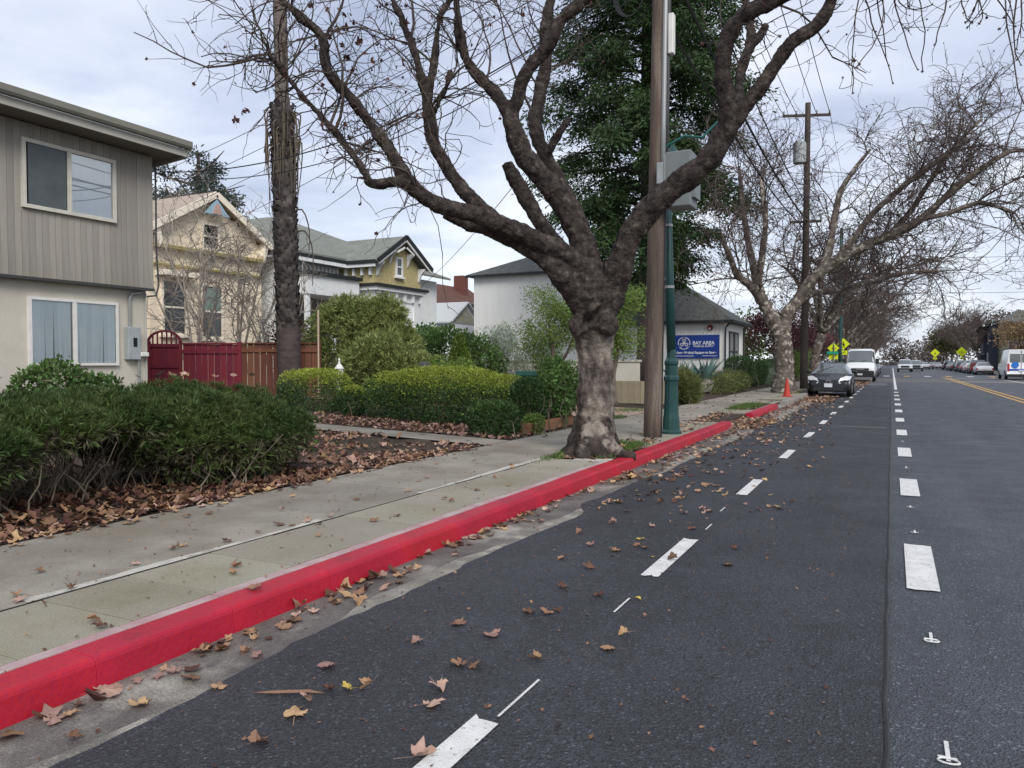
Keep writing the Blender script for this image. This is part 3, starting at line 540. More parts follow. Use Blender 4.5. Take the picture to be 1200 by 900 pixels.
slope(hv, [(-24.2,26.4,6.45),(-31,32.4,9.4),(-41,32.4,9.4),(-41,26.4,6.45)], .12, M['shingle_grey'])
for s in (-1,1): slope(hv, [(-22.25,32.85,7.80),(-22.25,32.85+s*2.4,6.38),(-29,32.85+s*2.4,6.38),(-29,32.85,7.80)], .1, M['shingle_grey'])
for s in (-1,1):
    VB(MB().beam((-22.21,32.85,7.86),(-22.21,32.85+s*2.45,6.40),.08,.20), 'barge_board', M['black_trim'])
    VB(MB().beam((-22.25,32.85,7.68),(-22.25,32.85+s*2.35,6.28),.06,.11), 'barge_trim', M['vict_white'])
    VB(MB().prism([(-22.73,6.42),(-22.3,6.42),(-22.35,6.3),(-22.55,6.1),(-22.66,5.8),(-22.73,5.7)],'y',32.85+s*1.85-.07,32.85+s*1.85+.07), 'bracket', M['vict_white'])
    VB(MB().prism([(-22.73,7.1),(-22.3,7.1),(-22.35,6.95),(-22.55,6.8),(-22.66,6.5),(-22.73,6.4)],'y',32.85+s*.8-.05,32.85+s*.8+.05), 'bracket', M['vict_white'])
    VB(MB().beam((-22.27,32.85+s*.1,7.3),(-22.27,32.85+s*.75,7.0),.05,.09), 'gable_brace', M['vict_white'])
VB(MB().box(-24.22,-24.1,26.4,30.4,6.3,6.46), 'cornice', M['black_trim']); VB(MB().box(-24.3,-24.12,26.4,30.4,6.12,6.3), 'cornice', M['vict_white'])
for k in range(13): VB(MB().box(-24.88,-24.62,26.95+k*.28,26.95+k*.28+.1,5.7,6.1), 'dentil', M['vict_white'])
VB(MB().box(-29,-22.4,30.36,30.5,6.28,6.44), 'cornice', M['black_trim']); VB(MB().box(-29,-22.45,30.42,30.52,6.12,6.28), 'cornice', M['vict_white'])
VB(MB().box(-26,-22.35,30.5,35.15,5.2,5.34), 'cornice', M['black_trim']); VB(MB().box(-26,-22.45,30.6,35.05,5.02,5.2), 'cornice', M['vict_white'])
for k in range(6): VB(MB().box(-22.75,-22.55,30.9+k*.75,31.05+k*.75,4.6,5.02), 'bracket', M['vict_white'])
for k in range(4): VB(MB().box(-22.95-k*.5,-22.85-k*.5,30.62,30.8,5.75,6.12), 'bracket', M['vict_white'])
# porch
VB(MB().box(-24.9,-23.2,26.6,30.5,5.42,5.58), 'porch_cornice', M['black_trim']); VB(MB().box(-24.9,-23.35,26.7,30.4,4.55,5.42), 'porch_beam', M['vict_white'])
for yq in (26.85,28.6,30.2): VB(MB().box(-23.6,-23.42,yq-.1,yq+.1,.5,4.55), 'porch_post', M['vict_white'])
VB(MB().box(-24.9,-24.86,26.95,30.4,.6,4.5), 'porch_wall', pmat('taupe porch wall',(.22,.19,.165),rough=.8))
Wn = VB(frame_x(-24.86,27.6,28.5,1.6,3.9,.09,.08,[('h',2.8,.06)]), 'window', M['vict_white']); VB(MB().box(-24.85,-24.83,27.69,28.41,1.69,3.81), 'pane', M['glass_dark'], Wn)
sash(hv, -22.74, 31.55, 32.6, 2.6, 4.65, M['curtain'], M['curtain'], M['vict_white']); sash(hv, -22.74, 33.2, 34.25, 2.6, 4.65, M['curtain'], M['curtain'], M['vict_white'])
sash(hv, -22.74, 32.55, 33.15, 5.85, 6.85, M['glass_dark'], M['glass_dark'], M['vict_white'])
Wn = VB(MB().box(-24.1,-23.2,30.74,30.8,2.4,4.4), 'window', M['black_trim']); VB(MB().box(-24.0,-23.3,30.72,30.74,2.5,4.3), 'pane', M['curtain'], Wn)
# ---------------------------------------------------------------- far brown roofed house and small gable behind
hb = empty('brown_roof_house', (-34,62,.5), 'house with dark reddish brown roof and brick chimney in the distance', 'house')
M['brick_far'] = pmat('reddish brown roof', (.14,.075,.06), (.10,.055,.045), 3, .9, .1, .4, 12, fine=.2, fscale=6)
AB(MB().box(-50,-33.5,55,66,.4,5.5), 'wall', M['vict_white'], hb)
slope(hb, [(-33,54.5,5.3),(-33,67,5.3),(-38,67,8.6),(-38,54.5,8.6)], .15, M['brick_far']); slope(hb, [(-38,54.5,8.6),(-38,67,8.6),(-51,67,5.3),(-51,54.5,5.3)], .15, M['brick_far'])
AB(MB().prism([(-33.5,5.4),(-50,5.4),(-38,8.5)],'y',54.9,55.1), 'gable_wall', M['brick_far'], hb)
AB(MB().box(-37.6,-36.6,63.5,64.5,7.2,9.7), 'chimney', pmat('brick chimney',(.17,.06,.05),(.12,.05,.04),6,.9), hb)
hs = empty('white_outbuilding', (-27,47,.5), 'small white gabled outbuilding between the cottage and the big white building', 'house')
AB(MB().prism([(45.5,.4),(49.5,.4),(49.5,4.4),(47.5,5.6),(45.5,4.4)],'x',-36,-27.2), 'wall', M['vict_white'], hs)
AB(MB().prism([(45.7,4.2),(49.3,4.2),(47.5,5.4)],'x',-27.2,-27.15), 'gable_panel', pmat('beige gable panel',(.36,.35,.28),rough=.8), hs)
for s in (-1,1): slope(hs, [(-26.9,47.5,5.65),(-26.9,47.5+s*2.4,4.15),(-36,47.5+s*2.4,4.15),(-36,47.5,5.65)], .1, pmat('pale roof',(.5,.52,.52),rough=.7))
sh = empty('red_shed', (-25.5,49,.5), 'low red brown gabled shed beside the big white building', 'shed')
AB(MB().prism([(50,.4),(53.6,.4),(53.6,3.6),(50.6,5.6),(50,5.2)],'x',-34,-26.4), 'wall', M['brick_far'], sh)
slope(sh, [(-26.1,50.3,5.8),(-26.1,54.4,3.1),(-34,54.4,3.1),(-34,50.3,5.8)], .12, M['shingle_grey']) 
# ---------------------------------------------------------------- white shop building
M['shop_white'] = pmat('white vertical siding', (.86,.86,.83), (.80,.80,.77), 1.5, .75, .25, objr=.03, stretch=(1,1,.2))
wb = empty('white_shop_building', (-8.4,43.8,.3), 'white vertical sided shop building with dark grey hipped roofs', 'building')
def SB(b, name, mat, parent=None, **k): return AB(b, name, mat, parent or wb, **k)
SB(MB().box(-24.4,-15.8,43.8,58,.2,7.05), 'wall', M['shop_white']); SB(MB().box(-16,-8.4,43.82,49.6,.2,3.72), 'wall', M['shop_white'])
for k in range(40): SB(MB().box(-24.40+k*.215,-24.37+k*.215,43.776,43.80,.3,7.0), 'batten', M['shop_white'])
for k in range(34): SB(MB().box(-15.8+k*.216,-15.77+k*.216,43.79,43.82,.3,3.68), 'batten', M['shop_white'])
slope(wb, [(-24.8,43.4,6.98),(-15.4,43.4,6.98),(-19.3,47.5,8.9),(-20.3,47.5,8.9)], .12, M['shingle_dark'])
slope(wb, [(-15.4,43.4,6.98),(-15.4,58.4,6.98),(-19.3,54,8.9),(-19.3,47.5,8.9)], .12, M['shingle_dark'])
slope(wb, [(-24.8,43.4,6.98),(-20.3,47.5,8.9),(-20.3,54,8.9),(-24.8,58.4,6.98)], .12, M['shingle_dark'])
slope(wb, [(-16.5,43.35,3.72),(-7.9,43.35,3.72),(-11.8,46.7,6.35),(-16.5,46.7,6.35)], .12, M['shingle_dark'])
slope(wb, [(-7.9,43.35,3.72),(-7.9,50.1,3.72),(-11.8,46.7,6.35)], .12, M['shingle_dark'])
slope(wb, [(-16.5,50.1,3.72),(-16.5,46.7,6.35),(-11.8,46.7,6.35),(-7.9,50.1,3.72)], .12, M['shingle_dark'])
SB(MB().box(-16,-7.88,43.32,43.38,3.66,3.82), 'fascia', M['black_trim']); SB(MB().box(-7.92,-7.86,43.38,50.1,3.66,3.82), 'fascia', M['black_trim'])
SB(MB().box(-24.85,-15.4,43.34,43.4,6.92,7.06), 'fascia', M['black_trim'])
SB(MB().tube([(-8.0,43.5,3.7),(-8.3,43.74,3.45),(-8.34,43.74,3.3),(-8.34,43.74,.3)], .045, 8), 'downpipe', M['dark_metal'])
SB(MB().tube([(-8.34,49.7,3.6),(-8.34,49.7,.3)], .05, 8), 'downpipe', M['dark_metal'])
for y0 in (45.0,46.55):
    Wn = SB(frame_x(-8.39,y0,y0+1.25,1.0,3.25,.08,.07,[('h',2.1,.07)]), 'window', M['dark_metal']); SB(MB().box(-8.385,-8.36,y0+.08,y0+1.17,1.08,3.17), 'pane', pmat('bright pane',(.42,.45,.45),rough=.1,spec=.7), Wn)
al = SB(MB().tube([(-9.2,43.8,3.42),(-9.2,43.70,3.42)], .16, 16), 'alarm_bell', pmat('alarm red',(.18,.015,.02),rough=.4)); SB(MB().box(-9.27,-9.15,43.66,43.70,3.31,3.42), 'alarm_plate', M['white_trim'], al)
# sign
sx0, sx1, sz0, sz1 = -11.25, -8.65, 1.72, 3.0
sign = MB().box(-1.36,1.30,-.05,0,-.66,.66).build('shop_sign', pmat('sign blue',(.012,.045,.30),(.015,.05,.27),3,.45,.4)); sign.location = ((sx0+sx1)/2-.02,43.76,2.36)
tag(sign, 'blue sign with white emblem and lettering on the white shop wall', 'sign')
M['sign_white'] = pmat('sign white', (.75,.78,.82), rough=.5)
def text(s, size, x, z, parent, mat, y=-.056, ry=0, rot=(R(90),0,0), al='CENTER', bold=.0, name='lettering', sx=1):
    cu = bpy.data.curves.new('lettering','FONT'); cu.body = s; cu.size = size; cu.align_x = al; cu.align_y = 'CENTER'; cu.extrude = .003; cu.offset = bold
    o = bpy.data.objects.new('lettering', cu); me = bpy.data.meshes.new_from_object(o); bpy.data.objects.remove(o)
    ob = link(name, me, None, parent); me.materials.clear(); me.materials.append(mat); ob.location = (x,y,z); ob.rotation_euler = rot; ob.scale = (sx,1,1); return ob
text('BAY AREA', .27, .42, .20, sign, M['sign_white'], bold=.008, sx=1.0); text('MEDICAL SUPPLY', .15, .42, .02, sign, M['sign_white'], bold=.003, sx=.98)
text('Home Medical Equipment Store', .185, -.02, -.34, sign, M['sign_white'], bold=.007, sx=.96)
b = MB(); rr = random.Random(3)
for (x0, x1, z) in ((-1.22,-.12,-.53),(.36,1.2,-.52)):      # two lines too small to read
    x = x0
    while x < x1: wq = rr.uniform(.015,.035); b.add([(x,-.053,z-.02),(x+wq,-.053,z-.02),(x+wq,-.053,z+rr.uniform(.012,.035)),(x,-.053,z+rr.uniform(.012,.035))],[(0,1,2,3)]); x += wq+.012
b.build('small_print', M['sign_white'], sign)
b = MB(); 
def ringy(b, cx, cz, r, wd, a0=0, a1=2*math.pi, n=28):
    for p,q in zip(np.linspace(a0,a1,n)[:-1], np.linspace(a0,a1,n)[1:]):
        P = [(cx+rr*math.cos(t), cz+rr*math.sin(t)) for rr,t in ((r,p),(r,q),(r-wd,q),(r-wd,p))]
        b.add([(x,-.053,z) for x,z in P], [(0,1,2,3)])
ringy(b,-.68,.20,.36,.045)
for a in (90,210,330):
    cx, cz = -.68+.15*math.cos(R(a)), .20+.15*math.sin(R(a)); ringy(b,cx,cz,.10,.045,n=16); ringy(b,cx+.05*math.cos(R(a)),cz+.05*math.sin(R(a)),.155,.035,R(a-70),R(a+70),12)
ringy(b,-.68,.20,.075,.075,n=12)
b.build('emblem', M['sign_white'], sign)
# ================================================================ vegetation tools
def tubes_np(P, r0, r1, n=3):
    """P (N,K,3) centre lines, radii tapering r0 -> r1 (N,)"""
    Nn, K, _ = P.shape; r0 = np.broadcast_to(r0, (Nn,)); r1 = np.broadcast_to(r1, (Nn,))
    T = unit(np.gradient(P, axis=1)); ref = np.where(np.abs(T[:, :1, 2:3]) > .9, np.array([1., 0, 0]), np.array([0, 0, 1.])); ref = np.broadcast_to(ref, T.shape)
    U = unit(np.cross(T, ref)); V = np.cross(T, U)
    r = r0[:, None]+(r1-r0)[:, None]*np.linspace(0, 1, K)[None]
    a = np.arange(n)*2*math.pi/n
    ring = P[:, :, None, :]+r[:, :, None, None]*(np.cos(a)[None, None, :, None]*U[:, :, None, :]+np.sin(a)[None, None, :, None]*V[:, :, None, :])
    verts = ring.reshape(-1, 3)
    base = (np.arange(Nn)*K*n)[:, None, None]; k = np.arange(K-1)[None, :, None]*n; j = np.arange(n)[None, None, :]; j2 = (j+1) % n
    F = np.stack([base+k+j, base+k+j2, base+k+n+j2, base+k+n+j], -1).reshape(-1, 4)
    return verts, F
def join(parts):
    vs, fs, o = [], [], 0
    for v, f in parts: vs.append(v); fs.append(f+o); o += len(v)
    return np.concatenate(vs), np.concatenate(fs)
def grow(P, m, ln, K=5, out=.8, along=.5, up=.2, wander=.25, bend=0.0, tmin=.2, rng=RNG, lv=.35, tmax=1., weights=None):
    """m child lines off the parent lines P (N,K,3)"""
    Nn, Kp, _ = P.shape
    i = rng.choice(Nn, m, p=weights); t = rng.uniform(tmin, tmax, m)*(Kp-1); k = np.minimum(t.astype(int), Kp-2); f = (t-k)[:, None]
    b = P[i, k]*(1-f)+P[i, k+1]*f; T = unit(P[i, k+1]-P[i, k])
    rd = rng.normal(size=(m, 3)); rd -= T*(rd*T).sum(1, keepdims=True); rd = unit(rd)
    d = unit(T*along+rd*out+np.array([0, 0, up]))
    L_ = ln*np.exp(rng.normal(0, lv, m)); st = (L_/(K-1))[:, None]
    Q = np.empty((m, K, 3)); Q[:, 0] = b
    cur = rng.normal(0, wander*.6, (m, 3))
    for q in range(1, K):
        d = unit(d+rng.normal(0, wander, (m, 3))+cur+np.array([0, 0, bend])); Q[:, q] = Q[:, q-1]+d*st
    return Q
def leafquads(P, A, Ln, Wd, rng=RNG, fold=.15):
    """leaf diamonds at P pointing along A"""
    n = len(P); A = unit(A); Rn = unit(np.cross(A, rng.normal(size=(n, 3)))); U = np.cross(Rn, A)
    Ln = (Ln*rng.uniform(.65, 1.3, n))[:, None]; Wd = (Wd*rng.uniform(.7, 1.25, n))[:, None]
    v = np.stack([P, P+A*Ln*.45+Rn*Wd*.5+U*Wd*fold, P+A*Ln, P+A*Ln*.45-Rn*Wd*.5+U*Wd*fold], 1).reshape(-1, 3)
    return v, np.arange(n*4).reshape(-1, 4)
def lump(D, seed, f=3.):
    r = np.random.default_rng(seed); s = np.zeros(len(D))
    for k in range(7): w_ = r.normal(size=3)*f*(1+.5*k); s += np.sin(D@w_+r.uniform(0, 6))/(1+.6*k)
    return s/2.4
def lobes_pts(lobes, n, thick=.35, lumpy=.12, seed=1, zmin=None, lf=3.):
    """points near the surface of super-ellipsoid lobes (cx,cy,cz,rx,ry,rz,p); returns points, outward normals"""
    r = np.random.default_rng(seed); PP, NN = [], []
    ar = np.array([(l[3]*l[4]+l[4]*l[5]+l[3]*l[5]) for l in lobes]); ar = ar/ar.sum()
    for q, l in enumerate(lobes):
        m = int(n*ar[q]); c = np.array(l[:3]); s = np.array(l[3:6]); p = l[6] if len(l) > 6 else 2
        D = unit(r.normal(size=(m, 3))*s); k = (np.abs(D/s)**p).sum(1)**(-1/p)
        rad = k*(1+lumpy*lump(D, seed+q*7, lf))*(1-thick*r.random(m)**1.6)
        X = c+D*rad[:, None]; G = np.sign(D)*np.abs(D/s)**(p-1)/s; PP.append(X); NN.append(unit(G))
    P, Nn = np.concatenate(PP), np.concatenate(NN)
    if zmin is not None:
        k = P[:, 2] > zmin; P, Nn = P[k], Nn[k]
    return P, Nn
def fol(name, P, A, Ln, Wd, mat, parent, rng=RNG):
    v, f = leafquads(P, A, Ln, Wd, rng); off = np.zeros(3); q = parent
    while q: off += np.array(q.location); q = q.parent
    return link(name, np_mesh(name, v-off, f), mat, parent)
def raw(name, vf, mat, parent, smooth=True):
    off = np.zeros(3); q = parent
    while q: off += np.array(q.location); q = q.parent
    return link(name, np_mesh(name, vf[0]-off, vf[1], smooth), mat, parent)
def leafmat(name, c1, c2, island=.4, trans=.25, rough=.55, spec=.35, sc=1.2): return pmat(name, c1, c2, sc, rough, spec, island=island, trans=trans)
M['juniper'] = leafmat('juniper green', (.046,.080,.022), (.10,.135,.040), .55)
M['juniper_old'] = leafmat('juniper dull inner', (.075,.075,.04), (.10,.085,.055), .4)
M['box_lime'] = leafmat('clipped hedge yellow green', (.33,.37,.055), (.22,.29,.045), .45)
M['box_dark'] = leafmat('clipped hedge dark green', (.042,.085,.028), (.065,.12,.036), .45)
M['feather'] = leafmat('feathery green', (.26,.29,.10), (.17,.215,.07), .45)
M['leaf_mid'] = leafmat('mid green leaf', (.10,.17,.042), (.06,.12,.034), .45)
M['leaf_lime'] = leafmat('bright green leaf', (.19,.26,.055), (.12,.19,.04), .4)
M['silver'] = leafmat('silvery green', (.32,.37,.28), (.23,.29,.20), .35)
M['cypress'] = leafmat('golden cypress', (.13,.18,.03), (.085,.14,.025), .4)
M['cedar'] = leafmat('dark conifer green', (.028,.058,.018), (.055,.095,.030), .5, .15)
M['conifer_far'] = leafmat('far conifer grey green', (.045,.06,.05), (.065,.08,.06), .4, .1)
M['purple'] = leafmat('purple leaf', (.095,.035,.045), (.13,.05,.055), .4)
M['grassy'] = leafmat('grassy shrub', (.15,.155,.05), (.10,.13,.04), .4)
M['agave'] = pmat('agave blue green', (.07,.13,.125), (.10,.17,.15), 3, .5, .3, objr=.2)
M['grass'] = leafmat('grass', (.07,.13,.025), (.11,.15,.04), .4)

# ================================================================ bark of the big plane tree
def plane_bark():
    mt = bpy.data.materials.new('plane tree bark'); mt.use_nodes = True; t = mt.node_tree; ns = t.nodes; b = ns['Principled BSDF']; lk = t.links.new
    b.inputs['Roughness'].default_value = .88; b.inputs['Specular IOR Level'].default_value = .15
    tcn = ns.new('ShaderNodeTexCoord')
    def noise(sc, det=5, rg=.6, st=None):
        v = tcn.outputs['Object']
        if st: mp = ns.new('ShaderNodeMapping'); mp.inputs['Scale'].default_value = st; lk(v, mp.inputs[0]); v = mp.outputs[0]
        n = ns.new('ShaderNodeTexNoise'); n.inputs['Scale'].default_value = sc; n.inputs['Detail'].default_value = det; n.inputs['Roughness'].default_value = rg; lk(v, n.inputs['Vector']); return n.outputs['Fac']
    def ramp(s, els):
        r = ns.new('ShaderNodeValToRGB'); e_ = r.color_ramp.elements
        e_[0].position, e_[0].color = els[0][0], (*els[0][1], 1); e_[1].position, e_[1].color = els[-1][0], (*els[-1][1], 1)
        for p, c in els[1:-1]: x = e_.new(p); x.color = (*c, 1)
        lk(s, r.inputs[0]); return r.outputs[0]
    def mix(f, a, c):
        x = ns.new('ShaderNodeMix'); x.data_type = 'RGBA'; lk(f, x.inputs[0]); lk(a, x.inputs[6]); lk(c, x.inputs[7]); return x.outputs[2]
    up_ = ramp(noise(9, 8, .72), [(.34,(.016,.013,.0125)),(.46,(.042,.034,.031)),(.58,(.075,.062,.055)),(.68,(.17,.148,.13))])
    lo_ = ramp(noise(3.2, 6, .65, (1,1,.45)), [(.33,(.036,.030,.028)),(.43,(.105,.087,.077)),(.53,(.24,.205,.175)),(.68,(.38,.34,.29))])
    gx_ = ns.new('ShaderNodeSeparateXYZ'); lk(tcn.outputs['Object'], gx_.inputs[0])
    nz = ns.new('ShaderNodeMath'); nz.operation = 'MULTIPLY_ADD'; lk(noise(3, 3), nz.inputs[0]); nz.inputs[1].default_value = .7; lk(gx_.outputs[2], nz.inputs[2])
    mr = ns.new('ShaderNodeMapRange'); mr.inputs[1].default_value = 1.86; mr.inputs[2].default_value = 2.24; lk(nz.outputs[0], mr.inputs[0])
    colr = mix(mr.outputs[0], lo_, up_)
    # darker brown foot, its upper edge broken by noise
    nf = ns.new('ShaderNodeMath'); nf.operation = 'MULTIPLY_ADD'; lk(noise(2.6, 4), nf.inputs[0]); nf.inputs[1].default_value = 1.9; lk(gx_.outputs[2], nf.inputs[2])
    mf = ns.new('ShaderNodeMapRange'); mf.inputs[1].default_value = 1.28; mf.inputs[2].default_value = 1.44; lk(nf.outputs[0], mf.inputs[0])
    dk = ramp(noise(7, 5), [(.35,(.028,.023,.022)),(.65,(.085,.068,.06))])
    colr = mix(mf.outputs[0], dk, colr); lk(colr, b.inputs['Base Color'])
    bp = ns.new('ShaderNodeBump'); bp.inputs['Strength'].default_value = 1; bp.inputs['Distance'].default_value = .06
    ad = ns.new('ShaderNodeMath'); ad.operation = 'MULTIPLY_ADD'; lk(noise(26, 6, .7), ad.inputs[0]); ad.inputs[1].default_value = .5; lk(noise(11, 5), ad.inputs[2]); lk(ad.outputs[0], bp.inputs['Height']); lk(bp.outputs[0], b.inputs['Normal'])
    return mt
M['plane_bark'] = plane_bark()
def limb_mesh(mb, rows, k=None, n=14, rng=RNG, wob=.04):
    k = k or max(6, len(rows)*4); q = catmull(rows, k); q[:, 3] = np.clip(q[:, 3], .006, None)
    mb.tube(q[:, :3], q[:, 3]*(1+rng.normal(0, wob, k)), n)
tree = empty('plane_tree', (-4.0,10.8,.13), 'large knobbly pollarded plane tree with dark spreading limbs beside the red kerb', 'tree')
mb = MB()
for k_, rows in PLANE_A.items(): limb_mesh(mb, np.array(rows)*np.array([1,1,1,.86 if k_ in ('trunk','root1','root2','root3','root4','root5') else .80 if k_[0] == 'b' else .70 if k_[0] == 'r' else .645]))
off = np.array(tree.location); mb.v = [tuple(np.array(v)-off) for v in mb.v]
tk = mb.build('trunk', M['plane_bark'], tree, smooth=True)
md = tk.modifiers.new('remesh','REMESH'); md.mode = 'VOXEL'; md.voxel_size = .024; md.use_smooth_shade = True
md = tk.modifiers.new('smooth','SMOOTH'); md.factor = .6; md.iterations = 5
for (sz, st) in ((.30,.06),(.10,.034),(.035,.022)):
    tx = bpy.data.textures.new('bark lumps','CLOUDS'); tx.noise_scale = sz; tx.noise_depth = 2
    md = tk.modifiers.new('displace','DISPLACE'); md.texture = tx; md.strength = st; md.mid_level = .5
# secondary branches and twigs
lim = {k_: catmull(np.array(v)[:, :3], 12) for k_, v in PLANE_A.items()}
outer = np.stack([lim[k_] for k_ in ('l1a','l1a2','l2','l2b','l3l','l3r','l3b','r1a','r1b','l2c','r1c')])
wts = np.array([4,5,2,2.5,2.2,1.6,1.5,1.0,.8,1,.5]); wts /= wts.sum()
rg = np.random.default_rng(5)
# traced long shoots reaching left
extra = [[(-9.6,5.45,5.73),(-9.75,5.1,6.0),(-10.2,4.6,6.15),(-10.6,4.1,6.1)],]
b1 = grow(outer, 46, 1.5, 9, out=.9, along=.35, up=.55, wander=.2, bend=.03, tmin=.3, rng=rg, weights=wts)
b2 = grow(outer, 170, .8, 7, out=1, along=.25, up=.25, wander=.32, bend=-.02, tmin=.3, rng=rg, weights=wts)
# shoots hanging over the street from the limb that leaves the frame
hang = grow(np.stack([lim['r1b']]), 44, .95, 9, out=.9, along=.4, up=-.3, wander=.22, bend=-.22, tmin=.68, rng=rg)
hangl = grow(np.stack([lim['l1a'],lim['l1a2']]), 26, .85, 9, out=1, along=.3, up=.1, wander=.25, bend=-.13, tmin=.72, rng=rg)
t2 = grow(b1, 360, .62, 6, out=.8, along=.7, up=.1, wander=.3, bend=-.03, rng=rg); t2b = grow(b2, 300, .4, 5, out=.8, along=.6, up=0, wander=.35, bend=-.03, rng=rg)
t2h = grow(np.concatenate([hang,hangl]), 230, .36, 6, out=.7, along=.7, up=-.1, wander=.34, bend=-.04, rng=rg)
t3 = grow(t2, 420, .28, 5, out=.8, along=.7, wander=.35, bend=-.06, rng=rg)
for B, r0 in ((b1,.021),(hang,.012),(hangl,.011)):
    for q in B:
        raw('branch', tubes_np(q[None], r0*rg.uniform(.7,1.2), .006, 6), M['bark_dark'], tree)
tag(raw('twigs', join([tubes_np(b2,.010,.004,4), tubes_np(t2,.0065,.003), tubes_np(t2b,.006,.003), tubes_np(t2h,.0055,.003), tubes_np(t3,.004,.0025)]), M['bark_dark'], tree), kind='stuff')
# shrivelled leaves and seed balls at the tips
def leaf_shape(rng, lob=5, curl=.25, size=1.0):
    """plane leaf outline as a fan, curled"""
    tips = [(-2.0,.66),(-1.08,.88),(0,1.0),(1.08,.88),(2.0,.66)]; kx = rng.uniform(.7,1.05)
    pts = [(0.0,-.12)]
    prof = [(-2.75,.30)]
    for q, (a, r) in enumerate(tips):
        prof.append((a-.24, r*.74)); prof.append((a, r*rng.uniform(.8,1.05))); prof.append((a+.24, r*.74))
        if q < 4: prof.append(((a+tips[q+1][0])/2, .55*rng.uniform(.8,1.15)))
    prof.append((2.75,.30))
    out = [(kx*r*math.sin(a)*.5*size, (r*math.cos(a)*.5)*size) for a, r in prof]
    fo = rng.uniform(-.1,.7)*(curl > .1); c1, c2, tw = rng.uniform(-curl,curl*2.2), rng.uniform(-curl,curl*2.2), rng.uniform(-curl,curl)
    def z(x, y): return (c1*4*x*x+c2*3*y*y+tw*4*x*y)/max(size,.01)+fo*abs(x)+rng.uniform(-.07,.07)*size
    vs = [(0,0,0)]+[(x, y, z(x,y)) for x, y in out]; n = len(out)
    fs = [(0, i+1, i+2) for i in range(n-1)]
    st = len(vs); w_ = .012*size; vs += [(-w_,-.1*size,0),(w_,-.1*size,0),(w_*.6,-.62*size,.03*size),(-w_*.6,-.62*size,.03*size)]; fs.append((st,st+1,st+2,st+3))
    return vs, fs
def dleaf(vs, fs, name):
    me = bpy.data.meshes.new(name); me.from_pydata(vs, [], fs); me.update(); return me
lr = np.random.default_rng(8)
HL = [dleaf(*leaf_shape(lr, curl=.3, size=.15), 'leaf') for _ in range(6)]
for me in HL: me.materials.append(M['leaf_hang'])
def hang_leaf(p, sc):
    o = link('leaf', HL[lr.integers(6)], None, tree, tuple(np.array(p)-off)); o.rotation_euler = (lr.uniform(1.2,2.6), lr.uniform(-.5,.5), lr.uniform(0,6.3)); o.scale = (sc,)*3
ends = np.concatenate([t2[:, -1], b2[:, -1]]); 
def near(px): return None
big = [(-6.97,8.09,6.21),(-6.82,8.19,6.2),(-6.58,8.32,6.12),(-6.49,8.39,6.02),(-6.61,8.35,5.96),(-6.47,8.44,5.79),(-6.4,8.48,5.63),(-6.18,8.46,5.71),(-6.56,8.29,5.54),(-6.48,8.35,5.39),(-6.28,8.47,5.41),(-5.91,8.7,6.04),(-6.05,8.64,5.85),(-6.84,8.28,5.86),(-6.93,8.09,5.68),(-7.13,8.03,6.15),(-6.28,8.45,5.5),(-6.62,8.31,5.71),(-7.75,7.75,4.86),(-7.85,7.72,4.85),(-7.95,7.69,4.74)]
for p in big: hang_leaf(p, lr.uniform(.85,1.25))
for p in ends[lr.choice(len(ends), 230, replace=False)]: hang_leaf(p, lr.uniform(.35,.8))
for Q in (hang[:, -1], hangl[:, -1], t2h[:, -1]):
    for p in Q[lr.choice(len(Q), min(len(Q),48), replace=False)]: hang_leaf(p, lr.uniform(.28,.5))

# ================================================================ second plane tree, crowded crown over the street
def crown(limbs, m, lens, rads, rng, bend=(.02,.0,-.03,-.05), up=(.35,.2,.1,0), wts=None, tmin=.35, K=(8,7,5,4)):
    L0 = np.stack([catmull(np.array(v)[:, :3], 12) for v in limbs]); parts = []; P = L0
    for q in range(len(m)):
        P = grow(P, m[q], lens[q], K[q], out=.75, along=.7, up=up[q], wander=.22 if q < 2 else .3, bend=bend[q], tmin=tmin if q == 0 else .15, rng=rng, weights=wts if q == 0 else None)
        parts.append(tubes_np(P, rads[q], rads[q+1]*.8, 4 if q == 0 else 3))
    return join(parts), P
treeb = empty('plane_tree', (-4.26,35.5,.13), 'pale bare plane tree behind the black car with its crown arching right over the street', 'tree')
mb = MB()
for k_, rows in PLANE_B.items(): limb_mesh(mb, np.array(rows)*np.array([1,1,1,.84]), n=10, wob=.09, k=max(10,len(rows)*6))
mb.v = [tuple(np.array(v)-np.array(treeb.location)) for v in mb.v]
M['plane_bark_b'] = pmat('mottled plane bark', (.165,.14,.12), (.06,.048,.042), 3.6, .85, .15, 1, 9, c3=(.36,.33,.28), scale3=4.5, pos3=(.54,.62), detail=7)
mb.build('trunk', M['plane_bark_b'], treeb, smooth=True)
rg = np.random.default_rng(21)
nm = list(PLANE_B); lims = [PLANE_B[k_] for k_ in nm if k_ != 'trunk']; wq = np.array([1.3,1.5,1.3,3.0,2,2.2,1.3,1.5,2.6]); wq /= wq.sum()
vf, tips = crown(lims, (130,580,2200,3800), (2.5,1.5,.9,.55), (.030,.018,.0125,.0095,.0075), rg, wts=wq, up=(.4,.2,.05,-.1), bend=(.04,.0,-.06,-.10))
tag(raw('twigs', vf, M['bark_far'], treeb), kind='stuff')
s_ = tips[rg.choice(len(tips), 700, replace=False), -1]
tag(fol('dead_leaves', s_, np.tile([0,0,-1.],(len(s_),1))+rg.normal(0,.4,s_.shape), .09, .07, M['leaf_hang'], treeb), kind='stuff')

